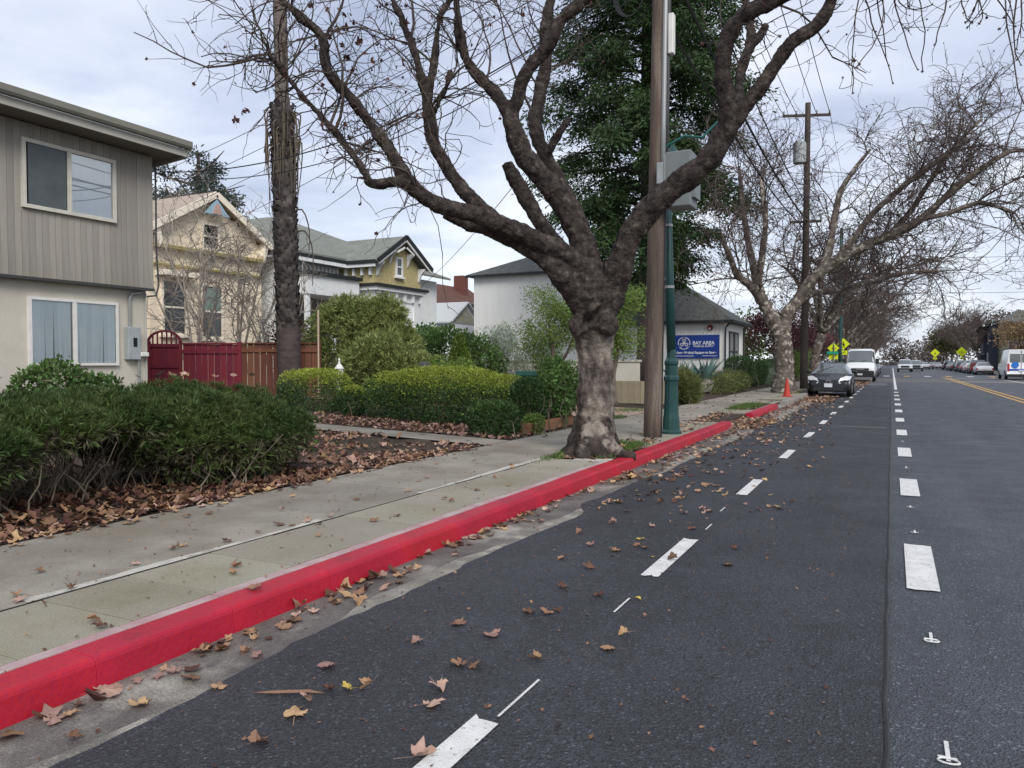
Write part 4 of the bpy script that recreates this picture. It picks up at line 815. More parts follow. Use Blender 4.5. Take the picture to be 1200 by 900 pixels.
# ================================================================ generic bare street tree
def bare_tree(name, label, h, spread, seed, mat_t, mat_c, loc, group=None, m=(44,210,850,1300), trunk_h=.3, rscale=1., lean=(0,0), tr=.22):
    rng = np.random.default_rng(seed); root = empty(name, loc, label, 'tree', group)
    mb = MB(); L0 = []
    tt = np.array([(0,0,-.1,tr*1.3),(rng.normal(0,.05),rng.normal(0,.05),h*trunk_h*.5,tr),(lean[0]*.2,lean[1]*.2,h*trunk_h,tr*.9)]); limb_mesh(mb, tt, n=8)
    for q in range(6):
        a = q*1.05+rng.uniform(-.4,.4); r_ = spread*rng.uniform(.55,.95); zt = h*rng.uniform(.65,.9)
        rows = [(*tt[-1][:3], tr*.6),(math.cos(a)*r_*.3+lean[0]*.4,math.sin(a)*r_*.3+lean[1]*.4,h*(trunk_h+.16),tr*.5),(math.cos(a)*r_*.65+lean[0]*.7,math.sin(a)*r_*.65+lean[1]*.7,h*(trunk_h+.32),tr*.36),(math.cos(a)*r_+lean[0],math.sin(a)*r_+lean[1],zt,tr*.15)]
        limb_mesh(mb, rows, n=6); L0.append(rows)
    mb.build('trunk', mat_t, root, smooth=True)
    vf, _ = crown(L0, m, (h*.26,h*.16,h*.09,h*.06), tuple(np.array((.045,.028,.018,.014,.011))*rscale), rng, tmin=.3)
    tag(link('crown', np_mesh('crown', vf[0], vf[1], True), mat_c, root), kind='stuff')
    return root
tA = bare_tree('plane_tree', 'bare plane tree with pale trunk right behind the black parked car', 10.5, 5.0, 31, M['plane_bark_b'], M['bark_far'], (-4.35,52,.13), 'bare plane trees along the left kerb', lean=(2.0,0), tr=.30)
tB = bare_tree('plane_tree', 'bare plane tree beyond the white van on the left kerb', 11, 5.5, 32, M['plane_bark_b'], M['bark_far'], (-4.5,78,.13), 'bare plane trees along the left kerb', lean=(2.5,0), tr=.3, rscale=1.4)
lefts = [(92,'third in the row beyond the white van'),(108,'fourth in the row beyond the white van'),(126,'fifth in the row beyond the white van'),(146,'sixth in the row beyond the white van'),(170,'seventh in the row beyond the white van'),(200,'eighth in the row beyond the white van'),(240,'at the far end of the left row')]
for q, (yy, s) in enumerate(lefts):
    c = copy_tree((tA, tB)[q % 2]); c.location = (-4.5+.3*math.sin(q*3), yy, .13); c.rotation_euler.z = q*1.3 if q > 1 else .4; c.scale = (1,1,.92+.05*(q % 3)); c['label'] = 'bare plane tree on the left kerb, '+s
rts = [(150,13.2,'farthest but two of the right row'),(180,13.2,'farthest but one of the right row'),(215,13.0,'at the far end of the right row')]
for q, (yy, xx, s) in enumerate(rts):
    c = copy_tree((tB, tA)[q % 2]); c.location = (xx, yy, .13); c.rotation_euler.z = 3+q; c.scale = (.95,.95,.95); c['label'] = 'bare street tree '+s; c['group'] = 'bare trees along the right pavement'
# bare shrubs in front of the cream house
def bare_shrub(loc, h, seed, label, stems, mat, m=(40,160,300), group=None, r=.035):
    rng = np.random.default_rng(seed); root = empty('bare_shrub', loc, label, 'shrub', group); mb = MB(); L0 = []
    for q in range(stems):
        a = q*2*math.pi/stems+rng.uniform(-.5,.5); s = rng.uniform(.15,.45)*h; rows = [(.08*math.cos(a),.08*math.sin(a),-.1,r),(math.cos(a)*s*.3,math.sin(a)*s*.3,h*.3,r*.8),(math.cos(a)*s*.7,math.sin(a)*s*.7,h*.62,r*.6),(math.cos(a)*s,math.sin(a)*s,h*rng.uniform(.8,1),r*.3)]
        st = MB(); limb_mesh(st, rows, n=6); st.build('stem', mat, root, smooth=True); L0.append(rows)
    vf, _ = crown(L0, m+(m[-1],), (h*.3,h*.17,h*.10,h*.06), (.018,.012,.009,.007,.006), rng, up=(.6,.4,.3,.1), bend=(.05,.03,0,0), tmin=.25)
    tag(link('twigs', np_mesh('twigs', vf[0], vf[1], True), mat, root), kind='stuff'); return root
M['bark_grey'] = pmat('pale grey stem', (.38,.34,.30), (.25,.215,.185), 4, .85, .15, island=.2)
bare_shrub((-20.6,18.15,.4), 5.0, 3, 'bare many stemmed shrub behind the arched red gate', 6, M['bark_grey'], r=.05)
bare_shrub((-20.3,19.6,.4), 5.2, 5, 'bare many stemmed shrub beside the palm, in front of the cream house', 6, M['bark_grey'], r=.055)
bare_shrub((-19.6,20.8,.4), 4.0, 9, 'bare twiggy shrub between the cream house and the palm', 5, M['bark_grey'], m=(25,90,150), r=.04)

# ================================================================ foliage plants
def stems_part(root, c, n, h, spread, seed, mat, r=.016, base=.25):
    rng = np.random.default_rng(seed); a = rng.uniform(0,6.28,n); s = rng.uniform(.2,1,n)*spread; K = 6
    P = np.zeros((n,K,3)); t = np.linspace(0,1,K)
    bx, by = rng.normal(0,base,n), rng.normal(0,base,n)
    for k in range(K):
        P[:,k,0] = c[0]+bx+np.cos(a)*s*t[k]**1.3+rng.normal(0,.025,n); P[:,k,1] = c[1]+by+np.sin(a)*s*t[k]**1.3+rng.normal(0,.025,n); P[:,k,2] = c[2]-.05+h*rng.uniform(.75,1.05,n)*t[k]
    return tag(raw('stems', tubes_np(P, r, r*.4, 5), mat, root), kind='stuff')
def fan(P, Nn, per, up, rng, sp=.5):
    """several blades per spray point"""
    n = len(P); A0 = unit(Nn+rng.normal(0,.35,(n,3))+np.array([0,0,up])); A = unit(np.repeat(A0,per,0)+rng.normal(0,sp,(n*per,3))); return np.repeat(P,per,0)+A*.01, A
def juniper(loc, lobes, n, label, seed, holes=()):
    root = empty('juniper_shrub', loc, label, 'shrub', 'juniper shrubs beside the pavement'); rng = np.random.default_rng(seed)
    P, Nn = lobes_pts(lobes, n, .45, .26, seed, lf=4.); k = np.ones(len(P), bool)
    for (c, r) in holes: k &= (((P-np.array(c))/np.array(r))**2).sum(1) > 1
    P, Nn = P[k], Nn[k]
    low = P[:,2] < np.quantile(P[:,2], .42)
    q, A = fan(P[~low], Nn[~low], 17, .75, rng, .6); fol('foliage', q, A, .070, .0095, M['juniper'], root, rng)['kind'] = 'stuff'
    q, A = fan(P[low][::3], Nn[low][::3], 6, .1, rng, .7); fol('inner_foliage', q, A, .085, .016, M['juniper_old'], root, rng)['kind'] = 'stuff'
    q, A = fan(P[low][1::4], Nn[low][1::4], 7, .6, rng, .6); fol('inner_foliage', q, A, .10, .02, M['juniper'], root, rng)['kind'] = 'stuff'
    for l in lobes: stems_part(root, (l[0],l[1],.14), 46, l[2]-.05, max(l[3],l[4])*.98, seed+int(l[1]*10), M['stem'], .011, .26)
    return root
juniper((-7.2,3.2,.13), [(-7.25,2.2,.80,.8,.75,.30),(-7.2,3.15,.82,.85,.75,.30),(-6.9,3.6,.70,.5,.6,.30)], 9500, 'leftmost dark juniper shrub with bare grey stems showing underneath', 51)
juniper((-7.3,4.8,.13), [(-7.35,4.5,.85,.85,.8,.30),(-7.4,5.2,.84,.85,.7,.34)], 8000, 'middle juniper shrub arching over a dark gap above the leaf litter', 52, [((-6.9,4.75,.5),(.9,.6,.32))])
juniper((-7.2,6.4,.13), [(-7.25,6.1,.76,.88,.8,.44),(-7.1,6.8,.66,.85,.75,.46),(-6.75,6.3,.62,.5,.8,.38)], 12500, 'rightmost juniper shrub, dense and drooping toward the leafy yard', 53)

def hedge(name, loc, lobes, n, label, mats, seed, leaf=(.05,.032), thick=.25, lumpy=.05, cat='hedge', split=.62):
    root = empty(name, loc, label, cat); rng = np.random.default_rng(seed); P, Nn = lobes_pts(lobes, n, thick, lumpy, seed, zmin=loc[2]-.02, lf=5.)
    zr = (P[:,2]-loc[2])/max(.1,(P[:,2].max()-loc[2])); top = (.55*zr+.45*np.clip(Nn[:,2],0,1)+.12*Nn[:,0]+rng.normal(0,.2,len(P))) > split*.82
    A = unit(Nn*.7+rng.normal(0,.7,P.shape)+np.array([0,0,.25]))
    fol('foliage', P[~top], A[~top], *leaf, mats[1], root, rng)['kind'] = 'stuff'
    if top.any(): fol('sunlit_top', P[top], A[top], *leaf, mats[0], root, rng)['kind'] = 'stuff'  # up-facing leaves get the lighter material: sunlight put into the colour
    stems_part(root, (loc[0],loc[1],loc[2]), 18, .7*(P[:,2].max()-loc[2]), .5*max(l[3] for l in lobes), seed, M['stem'], .014)
    return root
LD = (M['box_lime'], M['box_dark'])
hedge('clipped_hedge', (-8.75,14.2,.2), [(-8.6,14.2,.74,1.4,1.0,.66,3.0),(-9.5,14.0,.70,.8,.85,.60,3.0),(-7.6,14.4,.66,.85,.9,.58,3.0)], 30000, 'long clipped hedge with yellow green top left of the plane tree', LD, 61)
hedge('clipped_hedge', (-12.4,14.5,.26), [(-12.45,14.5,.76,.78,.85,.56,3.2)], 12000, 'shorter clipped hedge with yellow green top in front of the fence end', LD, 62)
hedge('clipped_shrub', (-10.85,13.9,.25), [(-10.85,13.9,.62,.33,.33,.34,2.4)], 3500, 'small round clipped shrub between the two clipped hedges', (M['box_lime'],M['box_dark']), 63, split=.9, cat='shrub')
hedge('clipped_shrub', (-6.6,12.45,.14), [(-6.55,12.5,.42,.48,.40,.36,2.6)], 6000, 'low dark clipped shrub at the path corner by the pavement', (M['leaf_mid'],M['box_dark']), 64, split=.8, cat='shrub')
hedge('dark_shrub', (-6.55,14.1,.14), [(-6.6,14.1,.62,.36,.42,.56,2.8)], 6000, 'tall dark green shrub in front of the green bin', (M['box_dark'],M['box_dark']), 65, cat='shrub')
def bush(name, loc, lobes, n, label, mat, seed, leaf, up=.2, thick=.5, lumpy=.2, cat='shrub', group=None, spread=.8, stemmat=None, blades=0, sp=.5):
    root = empty(name, loc, label, cat, group); rng = np.random.default_rng(seed); P, Nn = lobes_pts(lobes, n, thick, lumpy, seed, zmin=loc[2], lf=3.5)
    if blades: P, A = fan(P, Nn, blades, up, rng, sp)
    else: A = unit(Nn+rng.normal(0,spread,P.shape)+np.array([0,0,up]))
    fol('foliage', P, A, *leaf, mat, root, rng)['kind'] = 'stuff'
    stems_part(root, loc, 14, .75*(P[:,2].max()-loc[2]), .6*max(l[3] for l in lobes), seed, stemmat or M['stem'], .02)
    return root
bush('leafy_shrub', (-13.6,8.9,.38), [(-13.6,8.8,.95,.6,.75,.55),(-13.6,9.6,.85,.5,.5,.45)], 4500, 'low broadleaf shrub under the lower window, behind the juniper', M['leaf_mid'], 70, (.09,.06))
FG = (.17,.035)
bush('feathery_shrub', (-15.8,20.3,.4), [(-16.4,20.3,1.8,1.2,1.1,1.4),(-15.3,20.5,2.6,1.1,1.0,1.0),(-14.8,20.2,1.7,1.2,1.2,1.3),(-13.9,20.2,2.0,.7,.7,.7),(-16.2,20.5,3.1,.8,.7,.55),(-14.7,20.6,3.1,.6,.6,.5)], 9500, 'big feathery olive green shrub right of the fence', M['feather'], 71, FG, up=.45, blades=6, lumpy=.3)
bush('feathery_shrub', (-12.9,17.6,.4), [(-13.0,17.6,1.2,1.1,.9,1.0),(-12.3,17.9,1.0,.8,.8,.9)], 4200, 'lower feathery shrub behind the long clipped hedge', M['feather'], 72, FG, up=.4, blades=6, lumpy=.3)
bush('broadleaf_shrub', (-12.9,22.0,.4), [(-13.4,22.0,1.6,1.3,1.0,1.1),(-12.2,22.2,1.4,.9,.9,.9),(-14.3,22.3,1.9,.7,.8,.9)], 9000, 'rounded broadleaf shrub in front of the white cottage bay', M['leaf_mid'], 73, (.12,.075))
bush('variegated_shrub', (-11.6,18.3,.4), [(-11.7,18.3,1.0,1.0,.8,.65),(-10.8,18.6,.9,.7,.7,.6)], 7500, 'pale yellow green loose shrub behind the clipped hedge', M['leaf_lime'], 74, (.10,.03), up=.3)
bush('cypress_shrub', (-11.2,19.2,.4), [(-11.2,19.2,.9,.42,.42,.7),(-11.2,19.2,1.45,.31,.31,.6),(-11.2,19.2,1.9,.17,.17,.42)], 6500, 'small golden green conical cypress', M['cypress'], 75, (.09,.03), up=.8, thick=.35, lumpy=.12)
bush('silvery_shrub', (-12.2,23.3,.4), [(-12.3,23.3,1.5,1.0,.9,1.15),(-11.9,23.4,2.2,.5,.5,.6)], 9000, 'pale silvery shrub against the tall white wall', M['silver'], 76, (.09,.025), up=.35, group='pale silvery shrubs')
bush('silvery_shrub', (-10.6,23.6,.4), [(-10.7,23.6,1.3,.85,.8,.9),(-10.3,23.7,1.8,.4,.4,.5)], 6500, 'smaller pale silvery shrub left of the green garden tree', M['silver'], 77, (.09,.025), up=.35, group='pale silvery shrubs')
bush('rose_bush', (-6.25,14.75,.14), [(-6.3,14.7,.75,.42,.55,.6),(-6.3,15.3,.95,.5,.5,.55),(-6.5,15.2,1.3,.35,.4,.3)], 7000, 'loose leafy rose bush left of the plane trunk', M['leaf_mid'], 78, (.075,.05), thick=.7)
bush('low_green_shrub', (-5.98,12.95,.14), [(-6.08,13.2,.28,.2,.3,.22)], 1500, 'low bright green plant beside the timber planter edge', M['leaf_lime'], 79, (.05,.03))
bush('purple_shrub', (-20.6,22.5,.4), [(-20.6,22.5,2.3,.8,.8,.9),(-20.4,23.0,1.4,.9,.9,.9)], 3000, 'dark purple leaved shrub left of the palm', M['purple'], 80, (.13,.08), thick=.9)
def garden_tree(name, loc, trunk, lobes, n, label, mat, seed, leaf, cat='tree', thick=.8, lumpy=.3, bark='bark_mid', group=None, up=0., clump=0, cs=.3, tmat=None, sub=1):
    root = empty(name, loc, label, cat, group); rng = np.random.default_rng(seed); mb = MB()
    for rows in trunk: limb_mesh(mb, rows, n=8)
    mb.v = [tuple(np.array(v)-np.array(loc)) for v in mb.v]; mb.build('trunk', M[bark], root, smooth=True)
    if clump:
        C, Nc = lobes_pts(lobes, clump, thick, lumpy, seed, lf=2.); per = n//len(C)
        P = np.repeat(C,per,0)+np.clip(rng.normal(0,cs,(len(C)*per,3)),-2*cs,2*cs)*np.array([1,1,.55]); Nn = unit(P-np.repeat(C,per,0)+np.repeat(Nc,per,0)*cs)
    else: P, Nn = lobes_pts(lobes, n, thick, lumpy, seed, lf=3.)
    A = unit(Nn+rng.normal(0,.7,P.shape)+np.array([0,0,up])); fol('crown', P, A, *leaf, mat, root, rng)['kind'] = 'stuff'; return root
garden_tree('garden_tree', (-8.9,21.0,.4), [[(-8.9,21,.3,.09),(-8.95,21,1.3,.07),(-9.1,21,2.2,.05),(-9.2,21,3.0,.02)],[(-8.93,21,1.2,.05),(-8.5,21.1,2.0,.04),(-8.3,21.1,2.8,.02)]],
   [(-9.1,21,2.5,.85,.8,.75),(-9.2,21,3.1,.7,.7,.55),(-8.4,21,2.2,.6,.6,.6),(-9.6,21,1.9,.5,.5,.5)], 9000, 'light green garden tree seen left of the plane trunk', M['leaf_lime'], 81, (.085,.035), clump=60, cs=.22)
garden_tree('garden_tree', (-6.9,20.4,.4), [[(-6.9,20.4,.3,.10),(-6.95,20.4,1.1,.08),(-6.8,20.4,1.9,.06),(-6.7,20.4,2.8,.02)],[(-6.9,20.4,.8,.05),(-7.2,20.4,1.5,.04),(-7.3,20.4,2.2,.02)]],
   [(-6.9,20.4,2.5,.8,.8,.9),(-6.8,20.4,3.3,.65,.65,.6),(-7.1,20.4,1.9,.6,.6,.5)], 11000, 'bright green garden tree seen between the plane trunk and the wooden pole', M['leaf_lime'], 82, (.085,.035), clump=70, cs=.22)
# big dark evergreen behind the pole
eg = empty('evergreen_tree', (-11.6,39.3,.4), 'tall dark evergreen tree rising behind the wooden utility pole', 'tree'); re_ = np.random.default_rng(83)
mb = MB(); limb_mesh(mb, [(0,0,-.2,.5),(.1,0,8,.42),(0,0,16,.3),(0,0,25,.05)], n=10); C = []
for q in range(92):
    z = 6.2+18.5*(q/92)**.9; a = q*2.4+re_.uniform(-.4,.4); ln = np.interp(z,[6,9,13,18,22,25],[2.6,4.6,5.6,5.3,3.8,1.5])*re_.uniform(.6,1.12)
    d_ = np.array([math.cos(a),math.sin(a),0]); P_ = np.stack([d_*ln*t+np.array([0,0,z+1.2*t-1.9*t*t])+re_.normal(0,.12,3)*t for t in np.linspace(.03,1,6)])
    limb_mesh(mb, np.column_stack([P_, np.linspace(.11,.02,6)]), n=5, k=8)
    for t in (.38,.55,.7,.84,.95,1.0): C.append(P_[0]*(1-t)+P_[-1]*t+np.array([0,0,1.9*t*(1-t)*.5])+re_.normal(0,.28,3))
mb.build('trunk', M['bark_dark'], eg, smooth=True)
C = np.array(C); per = 260; sp_ = np.repeat(re_.uniform(.3,.55,len(C)),per)[:,None]; D_ = np.clip(re_.normal(0,1,(len(C)*per,3)),-1.9,1.9)*sp_*np.array([1,1,.5]); P = np.repeat(C,per,0)+D_; P[:,2] -= (D_[:,:2]**2).sum(1)*.7
v, f = leafquads(P, unit(D_*np.array([1,1,.3])+re_.normal(0,.3,P.shape)+np.array([0,0,-.35])), .25, .085, re_); tag(link('crown', np_mesh('crown', v, f), M['cedar'], eg), kind='stuff')
garden_tree('open_conifer', (-39,34.5,.4), [[(-39,34.5,.3,.4),(-39,34.5,8,.3),(-38.8,34.5,14.5,.08)]]+[[(-39,34.5,z,.09),(-39+1.7*math.cos(a),34.5+1.7*math.sin(a),z+.5,.06),(-39+3.2*math.cos(a),34.5+3.2*math.sin(a),z+1.1,.02)] for z,a in zip(np.linspace(6,13,14),np.arange(14)*2.4)],
   [(-39,34.5,z,r_,r_,.9) for z, r_ in ((7.5,3.8),(9.5,4.0),(11.5,3.2),(13.5,2.0))], 15000, 'sparse dark conifer behind the cream house', M['conifer_far'], 84, (.26,.10), clump=85, cs=.38, thick=.75, lumpy=.3, bark='bark_dark')
garden_tree('purple_plum_tree', (-7.2,56,.3), [[(-7.2,56,.2,.2),(-7.1,56,2,.16),(-7,56,4,.05)],[(-7.1,56,1.6,.1),(-6.2,56,3,.05)],[(-7.1,56,1.6,.1),(-8,56,3,.05)]],
   [(-7.2,56,4.2,2.4,2.4,1.8),(-6,57,3.2,1.6,1.6,1.2),(-8.6,56,3.4,1.6,1.6,1.3)], 7000, 'purple leaved plum tree right of the shop building', M['purple'], 85, (.16,.09), clump=90, cs=.4)
garden_tree('purple_plum_tree', (-6.9,66,.3), [[(-6.9,66,.2,.2),(-6.9,66,2,.16),(-6.8,66,4,.05)]], [(-6.9,66,4.0,2.6,2.6,1.7),(-5.6,67,3.2,1.6,1.6,1.2)], 6000, 'farther purple leaved plum tree behind the black car', M['purple'], 86, (.17,.10), clump=80, cs=.42)
# plants by the shop
bush('grassy_shrub', (-6.05,25.0,.14), [(-6.1,24.9,.62,.5,.7,.55),(-6.2,25.6,.55,.45,.6,.5)], 2600, 'rounded grassy shrub right of the lamp post', M['grassy'], 90, (.22,.02), up=.7, blades=4)
bush('low_hedge', (-6.5,34.5,.16), [(-6.6,33.6,.55,.75,1.6,.45),(-6.6,36.2,.6,.8,1.6,.5)], 5500, 'low grassy hedge below the shop sign', M['grassy'], 91, (.14,.035), up=.4, cat='hedge')
hedge('clipped_shrub', (-7.0,41.2,.2), [(-7.1,41.0,1.05,.75,.9,.75,2.4),(-6.7,42.6,.9,.8,.8,.7,2.4)], 9000, 'dark rounded clipped shrub at the shop corner', (M['box_dark'],M['box_dark']), 92, leaf=(.08,.05), cat='shrub')
hedge('dark_hedge', (-6.6,51,.2), [(-6.7,50,.9,.7,3.2,.75,3)], 5000, 'dark hedge along the pavement beyond the shop corner', (M['box_dark'],M['box_dark']), 93, leaf=(.09,.06))
bush('silvery_shrub', (-6.0,46,.16), [(-6.1,46.2,.6,.6,.9,.5)], 2200, 'low silvery plant on the pavement edge beyond the shop', M['silver'], 94, (.10,.03), group='pale silvery shrubs')
bush('lime_shrub', (-6.2,58,.2), [(-6.4,58,1.3,1.1,1.4,1.0),(-5.8,60,1.4,.9,1.2,1.0)], 5000, 'bright lime green shrub behind the black car', M['leaf_lime'], 95, (.12,.07))
def agave(loc, s, seed, label, n=18):
    root = empty('agave', loc, label, 'plant', 'agaves below the shop sign'); rng = np.random.default_rng(seed)
    for k in range(n):
        a = k*2.4; el = rng.uniform(.35,1.35); l = s*rng.uniform(.75,1.1); d = np.array([math.cos(a)*math.cos(el),math.sin(a)*math.cos(el),math.sin(el)]); sd_ = np.array([-math.sin(a),math.cos(a),0])*.075*s; u = np.cross(sd_,d)*.5
        P = [np.zeros(3)-sd_*.6, np.zeros(3)+sd_*.6, d*l*.45+sd_-np.array([0,0,.02]), d*l*.45-sd_-np.array([0,0,.02]), d*l+np.array([0,0,-.04*s]), u, d*l*.45+u-np.array([0,0,.05*s])]
        MB().add(P, [(0,5,6,3),(5,1,2,6),(3,6,4),(6,2,4)]).build('leaf', M['agave'], root)
agave((-7.1,32.8,.75), 1.25, 1, 'large blue green agave under the right end of the shop sign'); agave((-7.9,31.6,.7), 1.0, 2, 'spiky plant just right of the green lamp post', 22); agave((-7.5,32.2,.7), .95, 3, 'spiky plant left of the large agave', 20)
pl = MB().lathe([(.28,0),(.42,.5),(.45,.52),(.40,.52)],14).build('planter_pot', M['concrete_new'], loc=(-7.1,32.8,.25)); tag(pl, 'pale round planter under the large agave', 'planter')
# ================================================================ palm
M['palm_boot'] = pmat('palm leaf base', (.115,.10,.095), (.045,.038,.037), 5, .85, .15, .6, 20, island=.45)
M['palm_trunk'] = pmat('palm trunk', (.055,.042,.043), (.10,.08,.075), 3, .85, .15, .8, 14, stretch=(1,1,3))
M['palm_up'] = pmat('upper palm trunk', (.17,.145,.125), (.11,.095,.085), 4, .85, .15, .6, 20, stretch=(1,1,4))
M['palm_dead'] = pmat('dead frond', (.085,.068,.052), (.13,.105,.08), 4, .8, .2, island=.4)
palm = empty('palm_tree', (-16.05,17.55,.36), 'palm trunk shaggy with old leaf bases in front of the brown fence', 'tree')
def pc(z): return np.array([-.12*math.sin(z*.16)-.012*z, .03*math.sin(z*.3), z])
zz = np.linspace(-.1,2.3,10); MB().tube([pc(z) for z in zz], np.interp(zz,[0,.6,2.3],[.40,.34,.34]), 16).build('trunk', M['palm_trunk'], palm, smooth=True)
zz = np.linspace(2.2,8.7,20); MB().tube([pc(z) for z in zz], .29, 14).build('trunk', M['palm_trunk'], palm, smooth=True)
zz = np.linspace(8.4,15,14); MB().tube([pc(z) for z in zz], .20, 14).build('upper_trunk', M['palm_up'], palm, smooth=True)
b = MB(); rb = random.Random(2); k = 0; z = 1.9
while z < 8.6:
    a = k*2.399; c = pc(z); e_ = np.array([math.cos(a),math.sin(a),0]); t = np.array([-math.sin(a),math.cos(a),0]); r_ = .28
    wd = rb.uniform(.10,.15); h = rb.uniform(.18,.30); o_ = rb.uniform(.05,.12); lf = np.array([0,0,1.])
    P = [c+e_*r_-t*wd, c+e_*r_+t*wd, c+e_*(r_+o_)+t*wd*.62+lf*h, c+e_*(r_+o_)-t*wd*.62+lf*h, c+e_*(r_+.02)-t*wd*.5+lf*h*1.05, c+e_*(r_+.02)+t*wd*.5+lf*h*1.05, c+e_*(r_+o_*.7)+lf*h*.4]
    b.add(P, [(0,1,6),(1,2,6),(2,3,6),(3,0,6),(3,2,5,4)]); k += 1; z += .0155
tag(b.build('leaf_bases', M['palm_boot'], palm), kind='stuff')
for q in range(46):
    a = rb.uniform(0,6.28); z0 = rb.uniform(7.4,8.7); l = rb.uniform(.8,2.4); e_ = np.array([math.cos(a),math.sin(a),0]); c = pc(z0)
    pts = [c+e_*.22, c+e_*(.42+rb.uniform(0,.12))+np.array([0,0,-.12]), c+e_*(.42+rb.uniform(-.03,.12))+np.array([0,0,-.5*l]), c+e_*(.36+rb.uniform(-.05,.2))+np.array([0,0,-l])]
    raw_q = catmull(pts,7); MB().tube(raw_q, np.linspace(.03,.008,7), 4).build('dead_frond', M['palm_dead'], palm)
for (a,z0,l) in ((.5,5.0,1.6),(.2,5.6,1.2)):
    e_ = np.array([math.cos(a),math.sin(a),0]); c = pc(z0); pts = catmull([c+e_*.28, c+e_*.6+np.array([0,0,.0]), c+e_*.8+np.array([0,0,-.6]), c+e_*.78+np.array([0,0,-l])],8); MB().tube(pts, np.linspace(.03,.012,8), 5).build('dead_frond', M['palm_boot'], palm)
# ================================================================ poles, lamp, wires
M['polewood'] = pmat('weathered pole wood', (.155,.12,.10), (.10,.078,.066), 3, .9, .15, .8, 18, stretch=(3,3,.25), fine=.25, fscale=60, c3=(.20,.165,.14), scale3=2)
M['polewood_far'] = pmat('dark pole wood', (.055,.046,.042), (.085,.07,.062), 3, .9, .15)
M['lamp_green'] = pmat('dark green painted steel', (.012,.062,.058), (.010,.048,.046), 3, .4, .45)
M['cab_grey'] = pmat('equipment cabinet grey', (.20,.225,.225), (.165,.185,.185), 3, .5, .4)
M['wire'] = pmat('wire', (.02,.02,.022), rough=.6)
up1 = empty('utility_pole', (-3.84,13.47,.13), 'weathered wooden utility pole with grey cabinet beside the plane tree', 'utility pole')
zz = np.linspace(-.1,14,20); MB().tube([(.014*z,0,z) for z in zz], np.linspace(.165,.13,20), 18).build('pole', M['polewood'], up1, smooth=True)
MB().tube([(.13+.012*z,-.11,z) for z in np.linspace(4.0,12,6)], .045, 8).build('conduit', M['galv'], up1, smooth=True)
MB().tube([(.17+.012*z,-.03,z) for z in np.linspace(4.3,12,6)], .038, 8).build('conduit', M['dark_metal'], up1, smooth=True)
MB().tube([(.16+.012*z,-.02,z) for z in np.linspace(0,4.3,5)], .018, 6).build('ground_wire', M['wire'], up1)
cabn = MB().box(.28,.72,-.28,.22,4.05,5.0).build('cabinet', M['cab_grey'], up1, bevel=.02)
MB().box(.26,.30,-.34,-.28,4.1,4.95).build('cabinet_hinge', M['galv'], cabn); MB().box(.70,.78,-.2,.2,4.2,4.85).build('cabinet_vent', M['cab_grey'], cabn)
MB().box(.14,.28,-.34,-.16,4.45,4.82).build('meter_box', M['metergrey'], up1, bevel=.015)
MB().box(.26,.36,-.1,.05,6.75,7.45).build('antenna_box', M['white_trim'], up1, bevel=.02)
MB().tube([(.2,-.05,5.15),(.55,-.05,5.3),(.85,0,5.25),(1.25,.1,5.65)], .022, 6).build('green_cable', pmat('green cable',(.03,.13,.12),rough=.5), up1)
coil = MB()
for q in range(4): coil.tube([(-.42+.28*math.cos(t)*(1-.05*q), -.2+.03*q, 7.9+.42*math.sin(t)*(1-.04*q)) for t in np.linspace(0,6.3,24)], .014, 5)
coil.build('cable_coil', M['wire'], up1)
lp = empty('street_lamp', (-3.72,14.3,.13), 'dark green street lamp post with fluted base behind the wooden pole', 'street lamp')
MB().lathe([(.20,-.08),(.20,.06),(.165,.10),(.155,.30),(.14,.42),(.125,.9),(.13,1.0),(.15,1.03),(.15,1.08),(.125,1.12),(.12,1.3),(.135,1.33),(.135,1.38),(.095,1.44),(.085,1.6)], 12).build('base', M['lamp_green'], lp)
MB().tube([(0,0,1.45),(-.05,0,3.0),(-.10,0,4.8)],[.088,.08,.07],12).build('post', M['lamp_green'], lp, smooth=True)
MB().lathe([(.05,4.7),(.16,4.78),(.22,5.1),(.24,5.14),(.10,5.3),(.02,5.42)],12).build('lamp_head', M['lamp_green'], lp)
for (zb) in (3.9,2.75): MB().lathe([(.092,zb),(.092,zb+.05)],12,(-.033*zb+.045,0,0)).build('band', M['galv'], lp)
up2 = empty('utility_pole', (-3.95,41,.13), 'tall wooden utility pole with cylindrical transformer behind the second plane tree', 'utility pole')
MB().tube([(0.004*z,0,z) for z in np.linspace(-.1,14.2,10)], np.linspace(.19,.13,10), 12).build('pole', M['polewood_far'], up2, smooth=True)
for (z, l, a) in ((13.6,1.15,.35),(8.35,.75,.2)):
    MB().beam((-l*math.cos(a),-l*math.sin(a),z),(l*math.cos(a),l*math.sin(a),z),.10,.12).build('crossarm', M['polewood_far'], up2)
    for s in (-1,-.45,.45,1): MB().lathe([(.03,0),(.055,.05),(.04,.1),(.06,.14),(.02,.2)],8,(s*l*.95*math.cos(a),s*l*.95*math.sin(a),z+.06)).build('insulator', M['metergrey'], up2)
MB().lathe([(.05,-.02),(.30,0),(.31,.05),(.31,.95),(.24,1.06),(.05,1.1)],16,(-.28,-.30,11.2)).build('transformer', M['metergrey'], up2, smooth=False)
MB().beam((0,0,11.9),(-.28,-.3,11.9),.08,.1).build('transformer_bracket', M['polewood_far'], up2)
up3 = empty('utility_pole', (-3.9,70,.13), 'distant utility pole with short crossarm above the white van', 'utility pole')
MB().tube([(0,0,z) for z in np.linspace(-.1,12.5,6)], .14, 10).build('pole', M['lamp_green'], up3, smooth=True); MB().beam((-.9,-.2,9.3),(.9,.2,9.3),.1,.12).build('crossarm', M['polewood_far'], up3)
